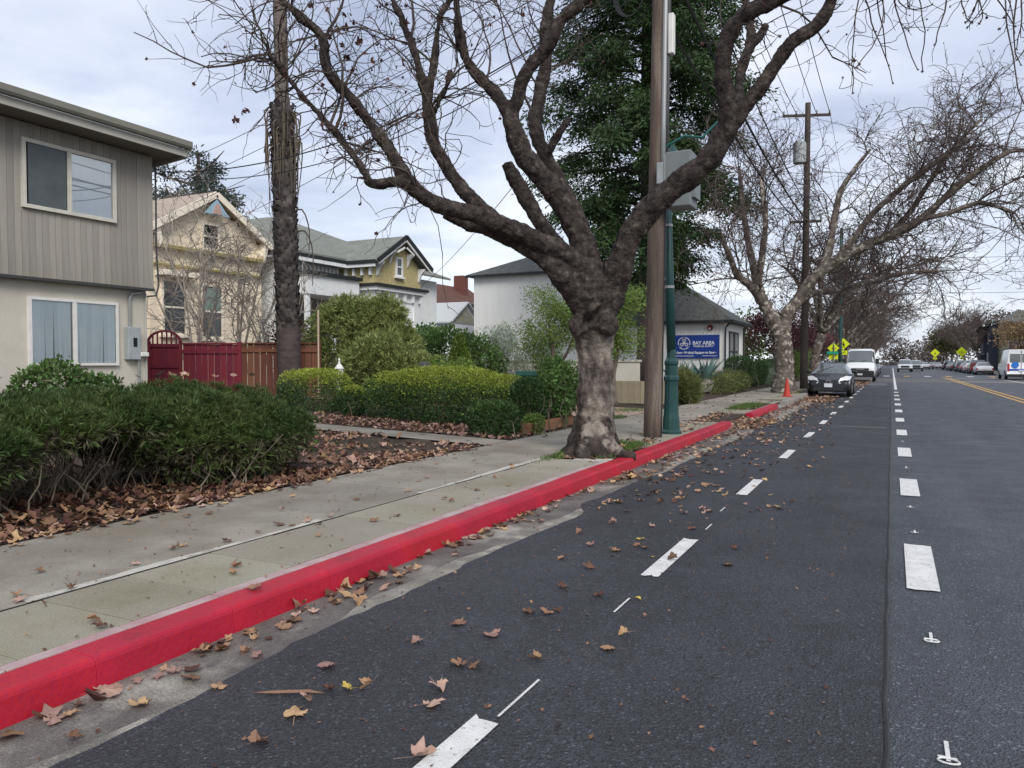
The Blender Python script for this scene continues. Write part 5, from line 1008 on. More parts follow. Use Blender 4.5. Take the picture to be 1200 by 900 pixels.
up4 = empty('utility_pole', (-17.9,71.5,.4), 'pale distant pole with crossarm above the shop roof', 'utility pole')
MB().tube([(0,0,z) for z in np.linspace(0,10.6,5)], .17, 8).build('pole', pmat('pale pole',(.4,.34,.3),rough=.8), up4); MB().box(-.9,.9,-.06,.06,9.2,9.4).build('crossarm', pmat('pale arm',(.42,.36,.32),rough=.8), up4)
def wire(a, b, sag, r, label, group='overhead wires'):
    a, b = np.array(a,float), np.array(b,float); t = np.linspace(0,1,26)[:,None]; P = a*(1-t)+b*t; P[:,2] -= (4*sag*t*(1-t))[:,0]
    o = MB().tube(P, r, 5).build('overhead_wire', M['wire']); return tag(o, label, 'wire', group)
for q, dx in enumerate((-1.05,-.45,.45,1.05)):
    wire((-3.7+dx,13.5,13.3),(-3.95+dx,41+dx*.3,13.8),.55,.016,['outer left wire to the crossarm of the transformer pole','inner left wire to the crossarm of the transformer pole','inner right wire to the crossarm of the transformer pole','outer right wire to the crossarm of the transformer pole'][q])
    wire((-3.95+dx,41+dx*.3,13.8),(-3.9+dx,70,12.4),.5,.010,['outer left','inner left','inner right','outer right'][q]+' of the top wires running on from the transformer pole down the street')
for (dx, z0, z1, r, s) in ((.1,8.6,8.5,.032,'thick upper cable running from the wooden pole to the transformer pole'),(-.25,8.2,8.4,.026,'cable below the thick one running to the transformer pole'),(.3,9.3,8.9,.020,'thin cable above the thick ones to the transformer pole')):
    wire((-3.75+dx,13.5,z0),(-3.95+dx,41,z1),.45,r,s)
    wire((-3.95+dx,41,z1),(-3.9+dx,70,z1+.7),.5,r*.9,s.split(' ')[0]+' '+s.split(' ')[1]+' running on beyond the transformer pole, '+('upper' if z0 > 9 else 'middle' if z0 > 8.4 else 'lower')+' of three low cables')
wire((-15.3,12.7,5.95),(-3.75,13.5,8.6),.95,.014,'service cable sagging from the left building eave behind the palm'); wire((-15.3,12.9,5.85),(-3.75,13.5,8.3),1.05,.011,'thinner service cable just below the one to the left building eave')
for (a, z, s) in (((-40,26,9.6),9.6,'top'),((-40,27,9.0),9.2,'second'),((-40,28,8.3),8.8,'third'),((-40,30,7.2),8.4,'lowest')): wire(a,(-3.8,13.5,z),.7,.010,s+' of the four wires running left from the wooden pole behind the limbs')
wire((-28,42,6.0),(-3.85,13.6,8.0),.6,.012,'wire running from the wooden pole back toward the white cottage')
wire((-3.95,41,13.7),(14,58,12.6),.5,.011,'wire crossing the street from the transformer pole')
for (y,z,s) in ((75,11.2,'upper'),(76,10.0,'middle'),(82,8.7,'lower')): wire((-12,y,z),(30,y+6,z-.4),.5,.018,s+' of three dark wires crossing above the far street')
for (z,s) in ((7.9,'upper'),(6.8,'lower')): wire((-34,62,z),(-4,70,z+1.6),.4,.016,s+' faint wire behind the shop roof')
# ================================================================ small things in the gardens
M['bin_green'] = pmat('green plastic', (.015,.085,.062), (.012,.07,.05), 4, .45, .4)
bn = empty('wheeled_bin', (-7.35,15.9,.2), 'dark green wheeled bin behind the dark shrub', 'bin')
MB().hexa([(-.22,-.24,.06),(.22,-.24,.06),(.22,.24,.06),(-.22,.24,.06),(-.27,-.3,1.0),(.27,-.3,1.0),(.27,.3,1.0),(-.27,.3,1.0)]).build('body', M['bin_green'], bn, bevel=.02)
MB().hexa([(-.29,-.33,.98),(.29,-.33,.98),(.29,.33,.98),(-.29,.33,.98),(-.27,-.3,1.10),(.27,-.3,1.10),(.27,.3,1.07),(-.27,.3,1.07)]).build('lid', M['bin_green'], bn, bevel=.02)
for s in (-1,1): MB().disc_y((s*.25,.25,.12),.12,.05).build('wheel', M['black'], bn)
lt = empty('garden_lantern', (-12.95,16.0,.22), 'white garden lantern ornament beside the fence end', 'lantern')
MB().lathe([(.08,0),(.08,.82),(.09,.85),(.11,.90),(.10,1.06),(.11,1.1)],10).build('body', M['white_trim'], lt)
MB().lathe([(.13,1.1),(.08,1.18),(.03,1.23),(.022,1.30),(.03,1.32),(.01,1.38)],10).build('roof', M['white_trim'], lt)
dm = MB().lathe([(.02,-.95),(.02,0),(.17,0),(.165,.05),(.13,.12),(.07,.16),(.0,.17)],16).build('path_light', M['dark_metal'], smooth=False, loc=(-9.6,14.9,1.34)); tag(dm, 'black domed light showing above the clipped hedge', 'light')
tb = empty('timber_planter', (-6.05,14.0,.13), 'low reddish timber edging beside the pavement left of the plane trunk', 'planter')
M['timber'] = pmat('reddish timber', (.30,.155,.09), (.22,.105,.06), 3, .8, .2, .3, 30, stretch=(4,.6,4))
for (z0,z1) in ((0,.10),(.104,.205)): MB().beam((.02,-1.15,(z0+z1)/2+.02),(-.12,1.4,(z0+z1)/2+.02),.06,z1-z0).build('board', M['timber'], tb, bevel=.006)
MB().beam((.02,-1.12,.12),(-.7,-1.0,.12),.06,.2).build('board', M['timber'], tb, bevel=.006)
gwall = empty('garden_wall', (-12,25.0,.35), 'low beige garden wall behind the silvery shrubs', 'wall')
MB().box(-8,4.4,-.1,.1,0,1.15).build('wall', M['stucco'], gwall); MB().box(-8.05,4.45,-.14,.14,1.15,1.22).build('coping', M['concrete_new'], gwall)
gw2 = empty('garden_fence', (-7.8,23.2,.2), 'beige board fence behind the garden tree at the driveway', 'fence')
me = MB().box(0,.19,-.015,.015,0,.7).mesh('board'); me.materials.append(pmat('beige boards',(.33,.28,.20),(.27,.225,.16),4,.85,objr=.1))
for k in range(13): link('board', me, None, gw2, (-1.0+k*.2,RNG.normal(0,.004),0))
cn = empty('traffic_cone', (-3.62,31.3,.15), 'orange red traffic cone on the pavement beside the black car', 'traffic cone')
M['cone'] = pmat('cone orange red', (.42,.045,.03), rough=.5)
MB().box(-.19,.19,-.19,.19,0,.03).build('base', M['cone'], cn, bevel=.01); MB().lathe([(.14,.03),(.10,.28),(.04,.70),(.03,.71)],14).build('body', M['cone'], cn)
# grass tufts: tree pit and verge
def tufts(name, pts, n, h, label):
    rng = np.random.default_rng(77); P = np.concatenate([np.array([x,y,.14])+rng.normal(0,1,(int(n*k),3))*np.array([sx,sy,0]) for x,y,sx,sy,k in pts]); P = P[(P[:,0] < -3.48)]
    A = unit(rng.normal(0,.45,P.shape)+np.array([0,0,1])); v, f = leafquads(P, A, h, .012, rng); return tag(link(name, np_mesh(name, v, f), M['grass']), label, 'grass', kind='stuff')
tufts('grass_tufts', [(-3.75,10.35,.15,.12,.5),(-4.25,10.2,.06,.3,.6),(-3.62,11.4,.06,.25,.6),(-3.9,12.1,.25,.15,.5),(-3.9,24.0,.18,1.0,2.6),(-3.95,35.5,.25,.8,1.2),(-5.95,17.6,.1,.3,.8),(-6.6,20.3,.3,.4,1.4),(-8.2,9.7,.15,.15,.5)], 900, .075, 'short green grass tufts round the tree foot and in the verge')
verge = MB().box(-4.28,-3.47,22.3,26.0,.1,.155).build('verge', M['soil']); tag(verge, kind='structure')
# ================================================================ fallen leaves
lr = np.random.default_rng(99)
LM = {m_: [] for m_ in ('leaf_tan','leaf_brown','leaf_pink','leaf_yellow')}
for q in range(12):
    vs, fs = leaf_shape(lr, curl=[.05,.12,.22,.3][q%4], size=.145)
    zm = min(v[2] for v in vs); vs = [(x,y,z-zm+.004) for x,y,z in vs]
    for m_ in LM: me = dleaf(vs, fs, 'fallen_leaf'); me.materials.append(M[m_]); LM[m_].append(me)
LAB = {'road':('dry curled plane leaf lying on the dark asphalt','fallen leaves on the asphalt'),'gutter':('dry plane leaf lying in the gutter below the red kerb','fallen leaves in the gutter'),'walk':('dry plane leaf lying on the concrete pavement','fallen leaves on the pavement'),'bed':('dry plane leaf on the leafy bed edge beside the pavement','fallen leaves along the bed edge')}
def leaf(x, y, z, where, mat=None, s=None, tilt=None):
    mat = mat or lr.choice(['leaf_tan','leaf_brown','leaf_pink'], p=[.42,.33,.25]); o = link('fallen_leaf', LM[mat][lr.integers(12)]); o.location = (x,y,z); tl = .22 if tilt is None else tilt
    o.rotation_euler = (lr.normal(0,tl*.6), lr.normal(0,tl*.6), lr.uniform(0,6.3)); sc = s or lr.uniform(.5,1.0); o.scale = (sc,sc,sc*lr.uniform(.6,1.2)); tag(o, LAB[where][0], 'leaf', LAB[where][1]); return o
L_ROAD = [(-2.21, 2.21), (-2.24, 2.46), (-2.45, 2.94), (-1.89, 3.25), (-1.82, 3.26), (-1.58, 3.49), (-2.21, 3.75), (-2.25, 3.42), (-1.85, 2.97), (-1.78, 2.8), (-1.91, 4.1), (-1.79, 4.23), (-1.29, 3.77), (-1.29, 4.01), (-1.75, 5.97), (-1.93, 4.66), (-1.95, 5.19), (-1.96, 5.77), (-1.59, 2.41), (-1.05, 5.74), (-1.45, 5.7), (-1.85, 6.01), (-1.66, 4.59), (-1.83, 4.17), (-1.95, 3.68), (-2.9, 1.92), (-1.12, 6.28), (-1.59, 6.85), (-1.92, 6.77), (-2.27, 6.72), (-2.35, 7.35), (-2.19, 5.85), (-2.22, 5.38), (-2.42, 6.25), (-2.17, 7.96), (-2.1, 8.58), (-1.63, 7.71), (-2.8, 9.65), (-2.5, 10.22), (-1.87, 9.35), (-1.71, 10.19), (-2.71, 12.19), (-2.46, 12.96), (-1.82, 11.51), (-2.82, 11.02)]
L_GUT = [(-3.15, 1.81), (-3.11, 1.97), (-3.2, 2.26), (-2.94, 2.25), (-3.09, 2.57), (-3.16, 2.8), (-3.12, 2.9), (-2.95, 2.55), (-2.88, 2.88), (-3.07, 3.28), (-3.08, 3.39), (-3.09, 3.55), (-3.2, 3.57), (-2.75, 2.52), (-2.96, 2.91), (-2.96, 3.83), (-3.24, 4.01), (-3.13, 4.34), (-3.06, 4.44), (-3.16, 4.28), (-3.23, 5.03), (-3.25, 5.32), (-3.22, 5.61), (-3.31, 6.0), (-3.38, 6.84), (-3.36, 7.0), (-3.3, 7.51), (-3.35, 7.96)]
L_WALK = [(-4.87, 3.02), (-4.5, 2.66), (-4.38, 2.6), (-4.34, 2.89), (-4.47, 3.43), (-4.61, 3.85), (-4.62, 3.93), (-5.41, 4.88), (-3.84, 3.67), (-3.73, 3.56), (-3.39, 3.4), (-4.44, 4.17), (-3.57, 2.54), (-3.7, 2.56), (-4.38, 4.98), (-4.38, 5.26), (-4.5, 4.81), (-3.96, 4.62), (-4.67, 6.04), (-3.92, 6.41), (-3.79, 6.33), (-3.91, 5.29), (-3.85, 5.52), (-3.86, 7.0), (-4.11, 7.86), (-4.31, 8.72), (-4.94, 5.28), (-4.5, 6.68), (-4.82, 7.51)]
for q,(x,y) in enumerate(L_ROAD): leaf(x,y,.004,'road',s=lr.uniform(.7,1.1) if q > 1 else 1.0)
for x,y in L_GUT: leaf(max(min(x,-2.7),-3.22),y,.002,'gutter',s=lr.uniform(.75,1.2))
for x,y in L_WALK: leaf(x,y,.157,'walk',s=lr.uniform(.6,1.05))
for k in range(60): y = 2.0+16*lr.random()**1.1; leaf(-3.2+abs(lr.normal(0,.12)), y, .003, 'gutter', s=lr.uniform(.5,.9))
for k in range(58): y = lr.uniform(7,20); leaf(lr.uniform(-2.7,-1.0 if y > 10 else -1.7), y, .004, 'road', s=lr.uniform(.5,.85))
for k in range(16): leaf(lr.uniform(-5.7,-3.6), lr.uniform(4,12), .157, 'walk', s=lr.uniform(.45,.8))
for k in range(62):
    y = lr.uniform(2.6,10.7); leaf(-5.95-abs(lr.normal(0,.16)), y, .165, 'bed', s=lr.uniform(.6,1.0), tilt=.6)
for (x,y,mat,s,lb) in ((-1.88,6.25,'leaf_yellow',.7,'yellow leaf lying left of the second white dash'),(-1.62,5.72,'leaf_yellow',.35,'small yellow leaf fragment just left of the second white dash'),(-1.42,4.65,'leaf_yellow',.5,'small yellow leaf below the second white dash')):
    o = leaf(x,y,.005,'road',mat,s); o['label'] = lb
# withered clump with a long bract on the near asphalt
gx_, gy_ = -2.36, 2.63
sb = MB().add([(-.17,-.06,.006),(-.05,-.035,.016),(.08,.03,.02),(.15,.075,.012),(.07,.055,.022),(-.06,-.01,.018)], [(0,1,5),(1,2,4,5),(2,3,4)]).build('bark_strip', M['leaf_tan'], loc=(gx_-.05,gy_-.02,.0)); tag(sb, 'long tan strip of bark lying with leaves on the near asphalt', 'bark')
for (dx,dy,mat,s,lb) in ((.10,.09,'leaf_brown',.75,'curled dark leaf beside the tan bark strip on the near asphalt'),(.16,.14,'leaf_yellow',.7,'spiky yellow leaf in the clump on the near asphalt'),(.06,-.05,'leaf_pink',.7,'pale pinkish leaf in front of the bark strip on the near asphalt'),(.22,.22,'leaf_tan',.7,'upright curled tan leaf behind the bark strip on the near asphalt')):
    o = leaf(gx_+dx,gy_+dy,.012,'road',mat,s,.5); o['label'] = lb
# leaf litter nobody could count
def litter(name, P, label, mats=('leaf_tan','leaf_brown','leaf_pink'), size=.095, tilt=.35):
    n = len(P); rng = np.random.default_rng(len(P)); a = rng.uniform(0,6.28,n); s = size*rng.uniform(.5,1.15,n)
    prof = np.array([(-.1,-.5),(.28,-.32),(.5,.05),(.2,.12),(.05,.5),(-.18,.15),(-.5,.1),(-.3,-.3)])
    X = prof[None]*rng.uniform(.75,1.25,(n,8,1)); cu = rng.uniform(-.2,1.3,(n,1)); Z = cu*((X**2).sum(-1))*1.0+rng.uniform(-.06,.06,(n,8))
    tx, ty = rng.normal(0,tilt,(n,1)), rng.normal(0,tilt,(n,1)); Z = Z+X[:,:,0]*tx+X[:,:,1]*ty; Z -= Z.min(1,keepdims=True)
    c, s_ = np.cos(a)[:,None], np.sin(a)[:,None]
    V = np.stack([X[:,:,0]*c-X[:,:,1]*s_, X[:,:,0]*s_+X[:,:,1]*c, Z],-1)*s[:,None,None]+P[:,None,:]
    C = np.concatenate([P[:,None,:]+np.array([0,0,.004]), V],1)       # centre + rim
    f = np.array([(0,1+k,1+(k+1)%8) for k in range(8)])
    pick = rng.choice(len(mats), n)
    root = empty(name, tuple(P.mean(0))); tag(root, label, 'leaf litter', kind='stuff')
    off = np.array(root.location)
    for q, m_ in enumerate(mats):
        D = C[pick == q]; k = len(D)
        if k: tag(link('leaves', np_mesh('leaves', D.reshape(-1,3)-off, (f[None]+np.arange(k)[:,None,None]*9).reshape(-1,3)), M[m_], root), kind='stuff')
    return root
rl = np.random.default_rng(41)
def scat(n, x0, x1, y0, y1, z=None, clump=0):
    x, y = rl.uniform(x0,x1,n), rl.uniform(y0,y1,n); zz = np.array([yz(q)+.02 for q in x])+rl.uniform(0,.015,n) if z is None else np.full(n, z)
    P = np.stack([x,y,zz],-1)
    if clump: k = (np.sin(x*2.1+1)+np.sin(y*1.7)+np.sin(x*4.3-y*3.1))/3+rl.normal(0,.35,n) > clump; P = P[k]
    return P
litter('leaf_litter', np.concatenate([scat(2300,-7.2,-5.9,1.5,7.4), scat(900,-9,-7.0,2,8)]), 'leaf litter piled under the junipers, coloured dark for their shade', ('leaf_brown','leaf_brown','leaf_brown','leaf_tan'), size=.085)  # mostly the brown leaf material, putting the junipers' shade into the colour
litter('leaf_litter', np.concatenate([scat(3600,-10.5,-5.92,7.0,10.9,clump=-.1), scat(1400,-11.5,-5.95,11.8,13.4,clump=0.0)]), 'pinkish brown leaf litter covering the open yard between junipers and clipped hedges', ('leaf_brown','leaf_pink','leaf_tan','leaf_pink'), size=.095)
e1 = scat(500,-6.1,-5.86,2.2,10.9,.16); e2 = scat(170,-5.86,-5.5,2.2,10.9,.157); e2[:,0] = -5.87+np.abs(rl.normal(0,.09,len(e2))); k1 = scat(85,-3.2,-3,1.9,9.5,.003); k1[:,0] = -3.225+np.abs(rl.normal(0,.10,len(k1))); e1 = np.concatenate([e1,e2,k1])
g2 = scat(900,-3.22,-2.5,9,30,.003,.05); g2[:,0] = -3.2+np.abs(rl.normal(0,.28,len(g2)))
r2 = scat(2000,-2.7,-.9,14,34,.004,.12); k = rl.random(len(r2)) < np.clip(1-np.abs(r2[:,0]+2.2)/1.3,.08,1); r2 = r2[k]
dr = scat(1100,-4.2,-2.6,17.4,21.2,.10,.0); dr[:,2] = np.interp(dr[:,0],[-4.3,-3.4,-3.2],[.157,.05,.004])
litter('leaf_litter', np.concatenate([e1,g2,r2,dr,scat(330,-2.75,-.9,7.5,15,.004,.1),scat(420,-4.25,-3.5,12.2,17.4,.157,.1),scat(700,-4.25,-3.5,21,40,.16,.2),scat(350,-5.8,-4.3,14,40,.157,.2),scat(900,-12,-5.9,15.5,21.5,clump=.1),scat(300,-4.3,-3.5,10,11.9,.14)]), 'scattered brown leaves along the far gutter, driveway mouth and street edge', size=.092, tilt=.22)
litter('leaf_litter', np.concatenate([scat(600,-3.2,-1.4,48,64,.004),scat(300,-3.2,-2,30,36,.004)]), 'brown leaves drifted under the parked cars on the left', size=.12)
crumbs = np.concatenate([scat(500,-5.7,-3.5,1.8,12,.155), scat(700,-3.2,-.2,1.5,14,.003)])
litter('leaf_crumbs', crumbs, 'tiny crumbs of broken leaf scattered on pavement and asphalt', ('leaf_brown','leaf_tan'), size=.022)
litter('leaf_litter', np.concatenate([scat(22,-8,-6.4,2,7,1.33)]), 'few pale leaves caught on top of the junipers', ('leaf_pink','leaf_tan'), size=.11)
# ================================================================ vehicles
M['tyre'] = pmat('tyre', (.018,.018,.019), rough=.85); M['rim'] = pmat('alloy rim', (.36,.37,.38), rough=.35, metal=.7)
M['car_glass'] = pmat('car glass', (.10,.115,.12), rough=.05, spec=.9); M['lens'] = pmat('headlight lens', (.62,.64,.66), rough=.12, spec=.8)
M['plastic'] = pmat('black plastic trim', (.022,.023,.025), rough=.6); M['plate'] = pmat('number plate', (.6,.62,.66), rough=.5); M['red_lens'] = pmat('tail light red', (.35,.015,.015), rough=.2, spec=.6)
M['chrome'] = pmat('chrome', (.6,.6,.6), rough=.15, metal=.9)
def paint(name, c, rough=.22): return pmat(name, c, rough=rough, spec=.4, coat=.2)
def vehicle(name, label, st, Wd, paintm, loc, rz=0, group=None, cabin=(0,1), ws=(0,1), rw=None, wheels=(-1.3,1.35), wr=.32, belt=.95, z0=.22, cat='car', front=None, fine=True, sidewin=True):
    """st: rows (y, top z, half width, roof half width); front faces -Y"""
    root = empty(name, loc, label, cat, group, rz); st = np.array(st); k = max(24, len(st)*3) if fine else len(st)*2
    q = catmull(st, k); q[:,2:] = np.clip(q[:,2:],.05,None)
    sec = []
    for y,t,w,wr_ in q:
        bz = min(belt, t-.04); zl = z0 if -9 < y < 9 else z0
        tk_ = np.clip((t-bz-.05)/.35,0,1)      # 0 on the bonnet, 1 in the cabin
        re = w*.93*(1-tk_)+wr_*tk_
        sec.append([(0,zl),(w*.86,zl),(w*.97,zl+.10),(w,zl+.32*(bz-zl)/.7),(w*.985,bz-.04),(w*.965,bz),(re,t-.045*(1+tk_)),(re*.80,t-.008),(0,t)])
    n = 9; V = []
    for i,(row,s) in enumerate(zip(q,sec)): V += [(x,row[0],z) for x,z in s]
    nv = len(V); V += [(-x,y,z) for x,y,z in V]
    faces = {'body':[],'windscreen':[],'side_window':[],'rear_window':[]}
    ys_ = q[:,0]
    for i in range(k-1):
        ym = (ys_[i]+ys_[i+1])/2
        for j in range(n-1):
            part = 'body'
            if j == 5 and sidewin and cabin[0] < ym < cabin[1]: part = 'side_window'
            if j in (6,7) and ws[0] < ym < ws[1]: part = 'windscreen'
            if rw and j in (6,7) and rw[0] < ym < rw[1]: part = 'rear_window'
            for s in (0,1):
                f = (s*nv+i*n+j, s*nv+(i+1)*n+j, s*nv+(i+1)*n+j+1, s*nv+i*n+j+1); faces[part].append(f if s else f[::-1])
    for e_ in (0,k-1):
        loop = [e_*n+j for j in range(n)]+[nv+e_*n+j for j in range(n-1,-1,-1)]; faces['body'].append(tuple(loop) if e_ else tuple(loop[::-1]))
    for part, fs in faces.items():
        if not fs: continue
        used = sorted({i for f in fs for i in f}); mp = {a:b for b,a in enumerate(used)}
        me = bpy.data.meshes.new(part); me.from_pydata([V[i] for i in used], [], [tuple(mp[i] for i in f) for f in fs]); me.polygons.foreach_set('use_smooth', np.ones(len(fs),bool)); me.update()
        o = link(part, me, paintm if part == 'body' else M['car_glass'], root)
    W_ = st[:,2].max()
    for y in wheels:
        for s in (-1,1):
            MB().disc_y((s*(W_-.02),y,wr+.03),wr+.05,.06,24).build('wheel_arch', M['plastic'], root)
            wq = MB().disc_y((0,0,0),wr,.21,24).build('wheel', M['tyre'], root, bevel=.03, loc=(s*(W_-.085),y,wr)); MB().disc_y((s*.10,0,0),wr*.62,.03,18).build('rim', M['rim'], wq)
    if front: front(root, W_, st)
    return root
def mirrors(root, W_, y, z, mat, h=.13):
    for s in (-1,1): MB().box(min(s*W_,s*(W_+.2)),max(s*W_,s*(W_+.2)),y,y+.12,z,z+h).build('wing_mirror', mat, root, bevel=.03)
def prius_front(root, W_, st):
    mirrors(root, W_*.97, -.75, .98, pblack)
    for s in (-1,1):
        MB().add([(s*.40,-2.20,.66),(s*.82,-1.98,.70),(s*.885,-1.62,.87),(s*.68,-1.78,.90),(s*.46,-2.10,.80),(s*.42,-2.27,.58),(s*.82,-2.08,.60)],[(0,1,2,3,4),(5,6,1,0)]).build('headlight', M['lens'], root)
        MB().disc_y((0,0,0),.05,.03).build('fog_light', M['lens'], root, loc=(s*.66,-2.12,.36)).rotation_euler = (0,0,R(90))
    MB().hexa([(-.62,-2.29,.27),(.62,-2.29,.27),(.62,-2.1,.27),(-.62,-2.1,.27),(-.55,-2.28,.44),(.55,-2.28,.44),(.55,-2.1,.44),(-.55,-2.1,.44)]).build('grille', M['plastic'], root)
    MB().box(-.16,.16,-2.325,-2.30,.42,.58).build('number_plate', M['plate'], root)
    em = MB().tube([(.09*math.cos(t),-2.21,.655+.055*math.sin(t)) for t in np.linspace(0,6.3,16)],.016,5).build('emblem', M['chrome'], root)
    b = MB(); b.beam((-.55,-1.02,1.06),(.1,-.55,1.28),.03,.03); b.build('wiper', M['plastic'], root)
pblack = paint('black car paint', (.012,.013,.015)); pwhite = paint('white van paint', (.70,.71,.72), .3)
PR = [(-2.25,.48,.60,.5),(-2.2,.66,.72,.5),(-2.0,.76,.83,.52),(-1.6,.88,.865,.54),(-1.15,.99,.87,.56),(-.7,1.22,.872,.56),(-.15,1.44,.872,.57),(.35,1.49,.872,.58),(.95,1.44,.872,.57),(1.5,1.30,.868,.55),(1.95,1.14,.84,.53),(2.15,1.02,.80,.52),(2.22,.80,.74,.5)]
vehicle('parked_car', 'black hatchback parked facing the viewer at the left kerb', PR, .87, pblack, (-2.42,37.6,0), 0, cabin=(-.9,1.6), ws=(-1.12,-.2), rw=(1.0,1.95), front=prius_front, belt=.95)
def van_front(root, W_, st):
    for s in (-1,1):
        MB().box(min(s*W_,s*(W_+.26)),max(s*W_,s*(W_+.26)),-1.95,-1.8,1.35,1.75).build('wing_mirror', M['plastic'], root, bevel=.04)
        MB().add([(s*.62,-2.99,.98),(s*.95,-2.80,1.0),(s*.98,-2.55,1.22),(s*.72,-2.80,1.20)],[(0,1,2,3)]).build('headlight', M['lens'], root)
    MB().hexa([(-.98,-3.06,.35),(.98,-3.06,.35),(.98,-2.7,.35),(-.98,-2.7,.35),(-.95,-3.06,.82),(.95,-3.06,.82),(.97,-2.7,.88),(-.97,-2.7,.88)]).build('bumper', M['plastic'], root, bevel=.05)
    MB().hexa([(-.62,-3.05,.84),(.62,-3.05,.84),(.62,-2.9,.84),(-.62,-2.9,.84),(-.6,-3.02,1.02),(.6,-3.02,1.02),(.6,-2.85,1.02),(-.6,-2.85,1.02)]).build('grille', M['plastic'], root)
    MB().box(-.3,.3,-3.08,-3.04,.90,.98).build('badge', M['chrome'], root); MB().box(-.18,.18,-3.09,-3.06,.5,.62).build('number_plate', M['plate'], root)
    for (a,b_) in (((-.75,-2.28,1.50),(0,-2.0,1.72)),((.05,-2.28,1.50),(.75,-1.95,1.78))): MB().beam(a,b_,.04,.04).build('wiper', M['plastic'], root)
VN = [(-3.02,.78,.80,.7),(-2.98,1.05,.92,.72),(-2.75,1.26,1.0,.75),(-2.35,1.42,1.02,.78),(-2.0,1.82,1.02,.82),(-1.62,2.28,1.02,.86),(-1.2,2.47,1.02,.89),(-.4,2.52,1.02,.9),(1.5,2.52,1.02,.9),(2.85,2.5,1.01,.89),(2.97,2.42,.98,.86)]
vehicle('parked_van', 'white high roof cargo van parked behind the black hatchback', VN, 1.02, pwhite, (-2.15,66.5,0), 0, cabin=(-1.9,-.6), ws=(-2.3,-1.5), wheels=(-2.05,1.95), wr=.36, belt=1.32, z0=.3, cat='van', front=van_front)
def rear_kit(root, W_, st, logo=False):
    y1 = st[-1][0]; zt = min(st[-1][1],1.0)
    for s in (-1,1): MB().box(s*W_*.86-.08,s*W_*.86+.08,y1-.05,y1+.03,zt*.72,zt*.98 if not logo else zt*1.35).build('tail_light', M['red_lens'], root, bevel=.02)
    MB().box(-W_*.96,W_*.96,y1-.1,y1+.10,.28,.50).build('bumper', M['plastic'], root, bevel=.03); MB().box(-.17,.17,y1+.02,y1+.05,zt*.72,zt*.72+.13).build('number_plate', M['plate'], root)
def van_rear(root, W_, st):
    rear_kit(root, W_, st, True); y1 = 2.99
    for s in (-1,1): MB().box(min(s*.06,s*.78),max(s*.06,s*.78),y1-.02,y1+.004,1.45,2.15).build('rear_window', M['car_glass'], root, bevel=.02)
    MB().box(-.012,.012,y1-.02,y1+.012,.5,2.4).build('door_seam', M['plastic'], root)
    MB().box(-.95,.95,y1-.02,y1+.008,.78,.93).build('stripe', pmat('blue marking',(.03,.12,.42),rough=.4), root); MB().box(-.98,-.62,y1-.01,y1+.02,.95,1.12).build('stripe', pmat('orange marking',(.7,.30,.05),rough=.4), root)
    MB().lathe([(.26,0),(.26,.01)],16).build('emblem', pmat('blue emblem',(.03,.16,.55),rough=.4), root, loc=(.42,y1+.03,1.25)).rotation_euler = (R(90),0,0)
vehicle('parked_van', 'white van with blue marking seen from behind, cut by right edge', VN, 1.02, pwhite, (9.42,77.2,0), 0, cabin=(-1.9,-.6), ws=(-2.3,-1.5), wheels=(-2.05,1.95), wr=.36, belt=1.32, z0=.3, cat='van', front=van_rear)
for o in [o for o in bpy.data.objects if o.name.startswith('parked_van') and o.location.y > 70]: o.rotation_euler.z = math.pi
SD = [(-2.35,.50,.66,.5),(-2.28,.68,.78,.5),(-1.9,.80,.86,.55),(-1.1,.93,.90,.58),(-.45,1.22,.90,.58),(.1,1.43,.90,.60),(.8,1.44,.90,.60),(1.35,1.25,.90,.58),(1.75,1.05,.89,.57),(2.2,1.0,.84,.55),(2.35,.80,.78,.5)]
SU = [(-2.3,.60,.72,.6),(-2.22,.86,.84,.62),(-1.8,1.0,.92,.64),(-1.0,1.10,.94,.66),(-.45,1.48,.94,.70),(.1,1.72,.94,.72),(1.4,1.72,.94,.72),(2.05,1.62,.93,.70),(2.28,1.2,.90,.66),(2.33,.8,.85,.6)]
def sed(label, col, loc, kind='s', rz=0.0, group='cars parked along the right kerb', nm='parked_car'):
    # rear seen when it faces away (rz = pi turns the front to +Y)
    fr = (lambda r,W_,s: rear_kit(r,W_,s))
    if kind == 's': return vehicle(nm, label, SD, .9, paint('car paint', col), loc, rz, group, cabin=(-.75,1.45), ws=(-1.05,.0), rw=(1.0,1.7), front=fr, fine=False, belt=.93)
    return vehicle(nm, label, SU, .94, paint('car paint', col), loc, rz, group, cabin=(-.8,2.0), ws=(-.98,-.1), rw=(1.95,2.22), front=fr, fine=False, belt=1.08, wr=.36)
PI = math.pi
sed('white sedan parked at the right kerb, nearest of the far row', (.72,.72,.72), (9.55,105,0), 's', PI)
sed('dark red SUV parked just beyond the white sedan', (.12,.018,.02), (9.55,112,0), 'u', PI)
sed('white hatchback parked beyond the dark red SUV on the right', (.66,.66,.68), (9.5,119,0), 'u', PI)
sed('reddish car parked beyond the white hatchback on the right', (.22,.06,.05), (9.5,126,0), 's', PI)
sed('dark grey SUV parked farther along the right kerb', (.05,.055,.06), (9.5,133,0), 'u', PI)
sed('black car parked far along the right kerb', (.02,.02,.022), (9.5,146,0), 's', PI)
sed('silver car parked far along the right kerb', (.45,.46,.48), (9.5,155,0), 's', PI)
sed('dark SUV at the far end of the right row', (.03,.035,.045), (9.5,165,0), 'u', PI)
sed('silver grey car parked just beyond the white van on the left', (.42,.46,.52), (-2.2,84,0), 's', 0, 'cars parked along the left kerb')
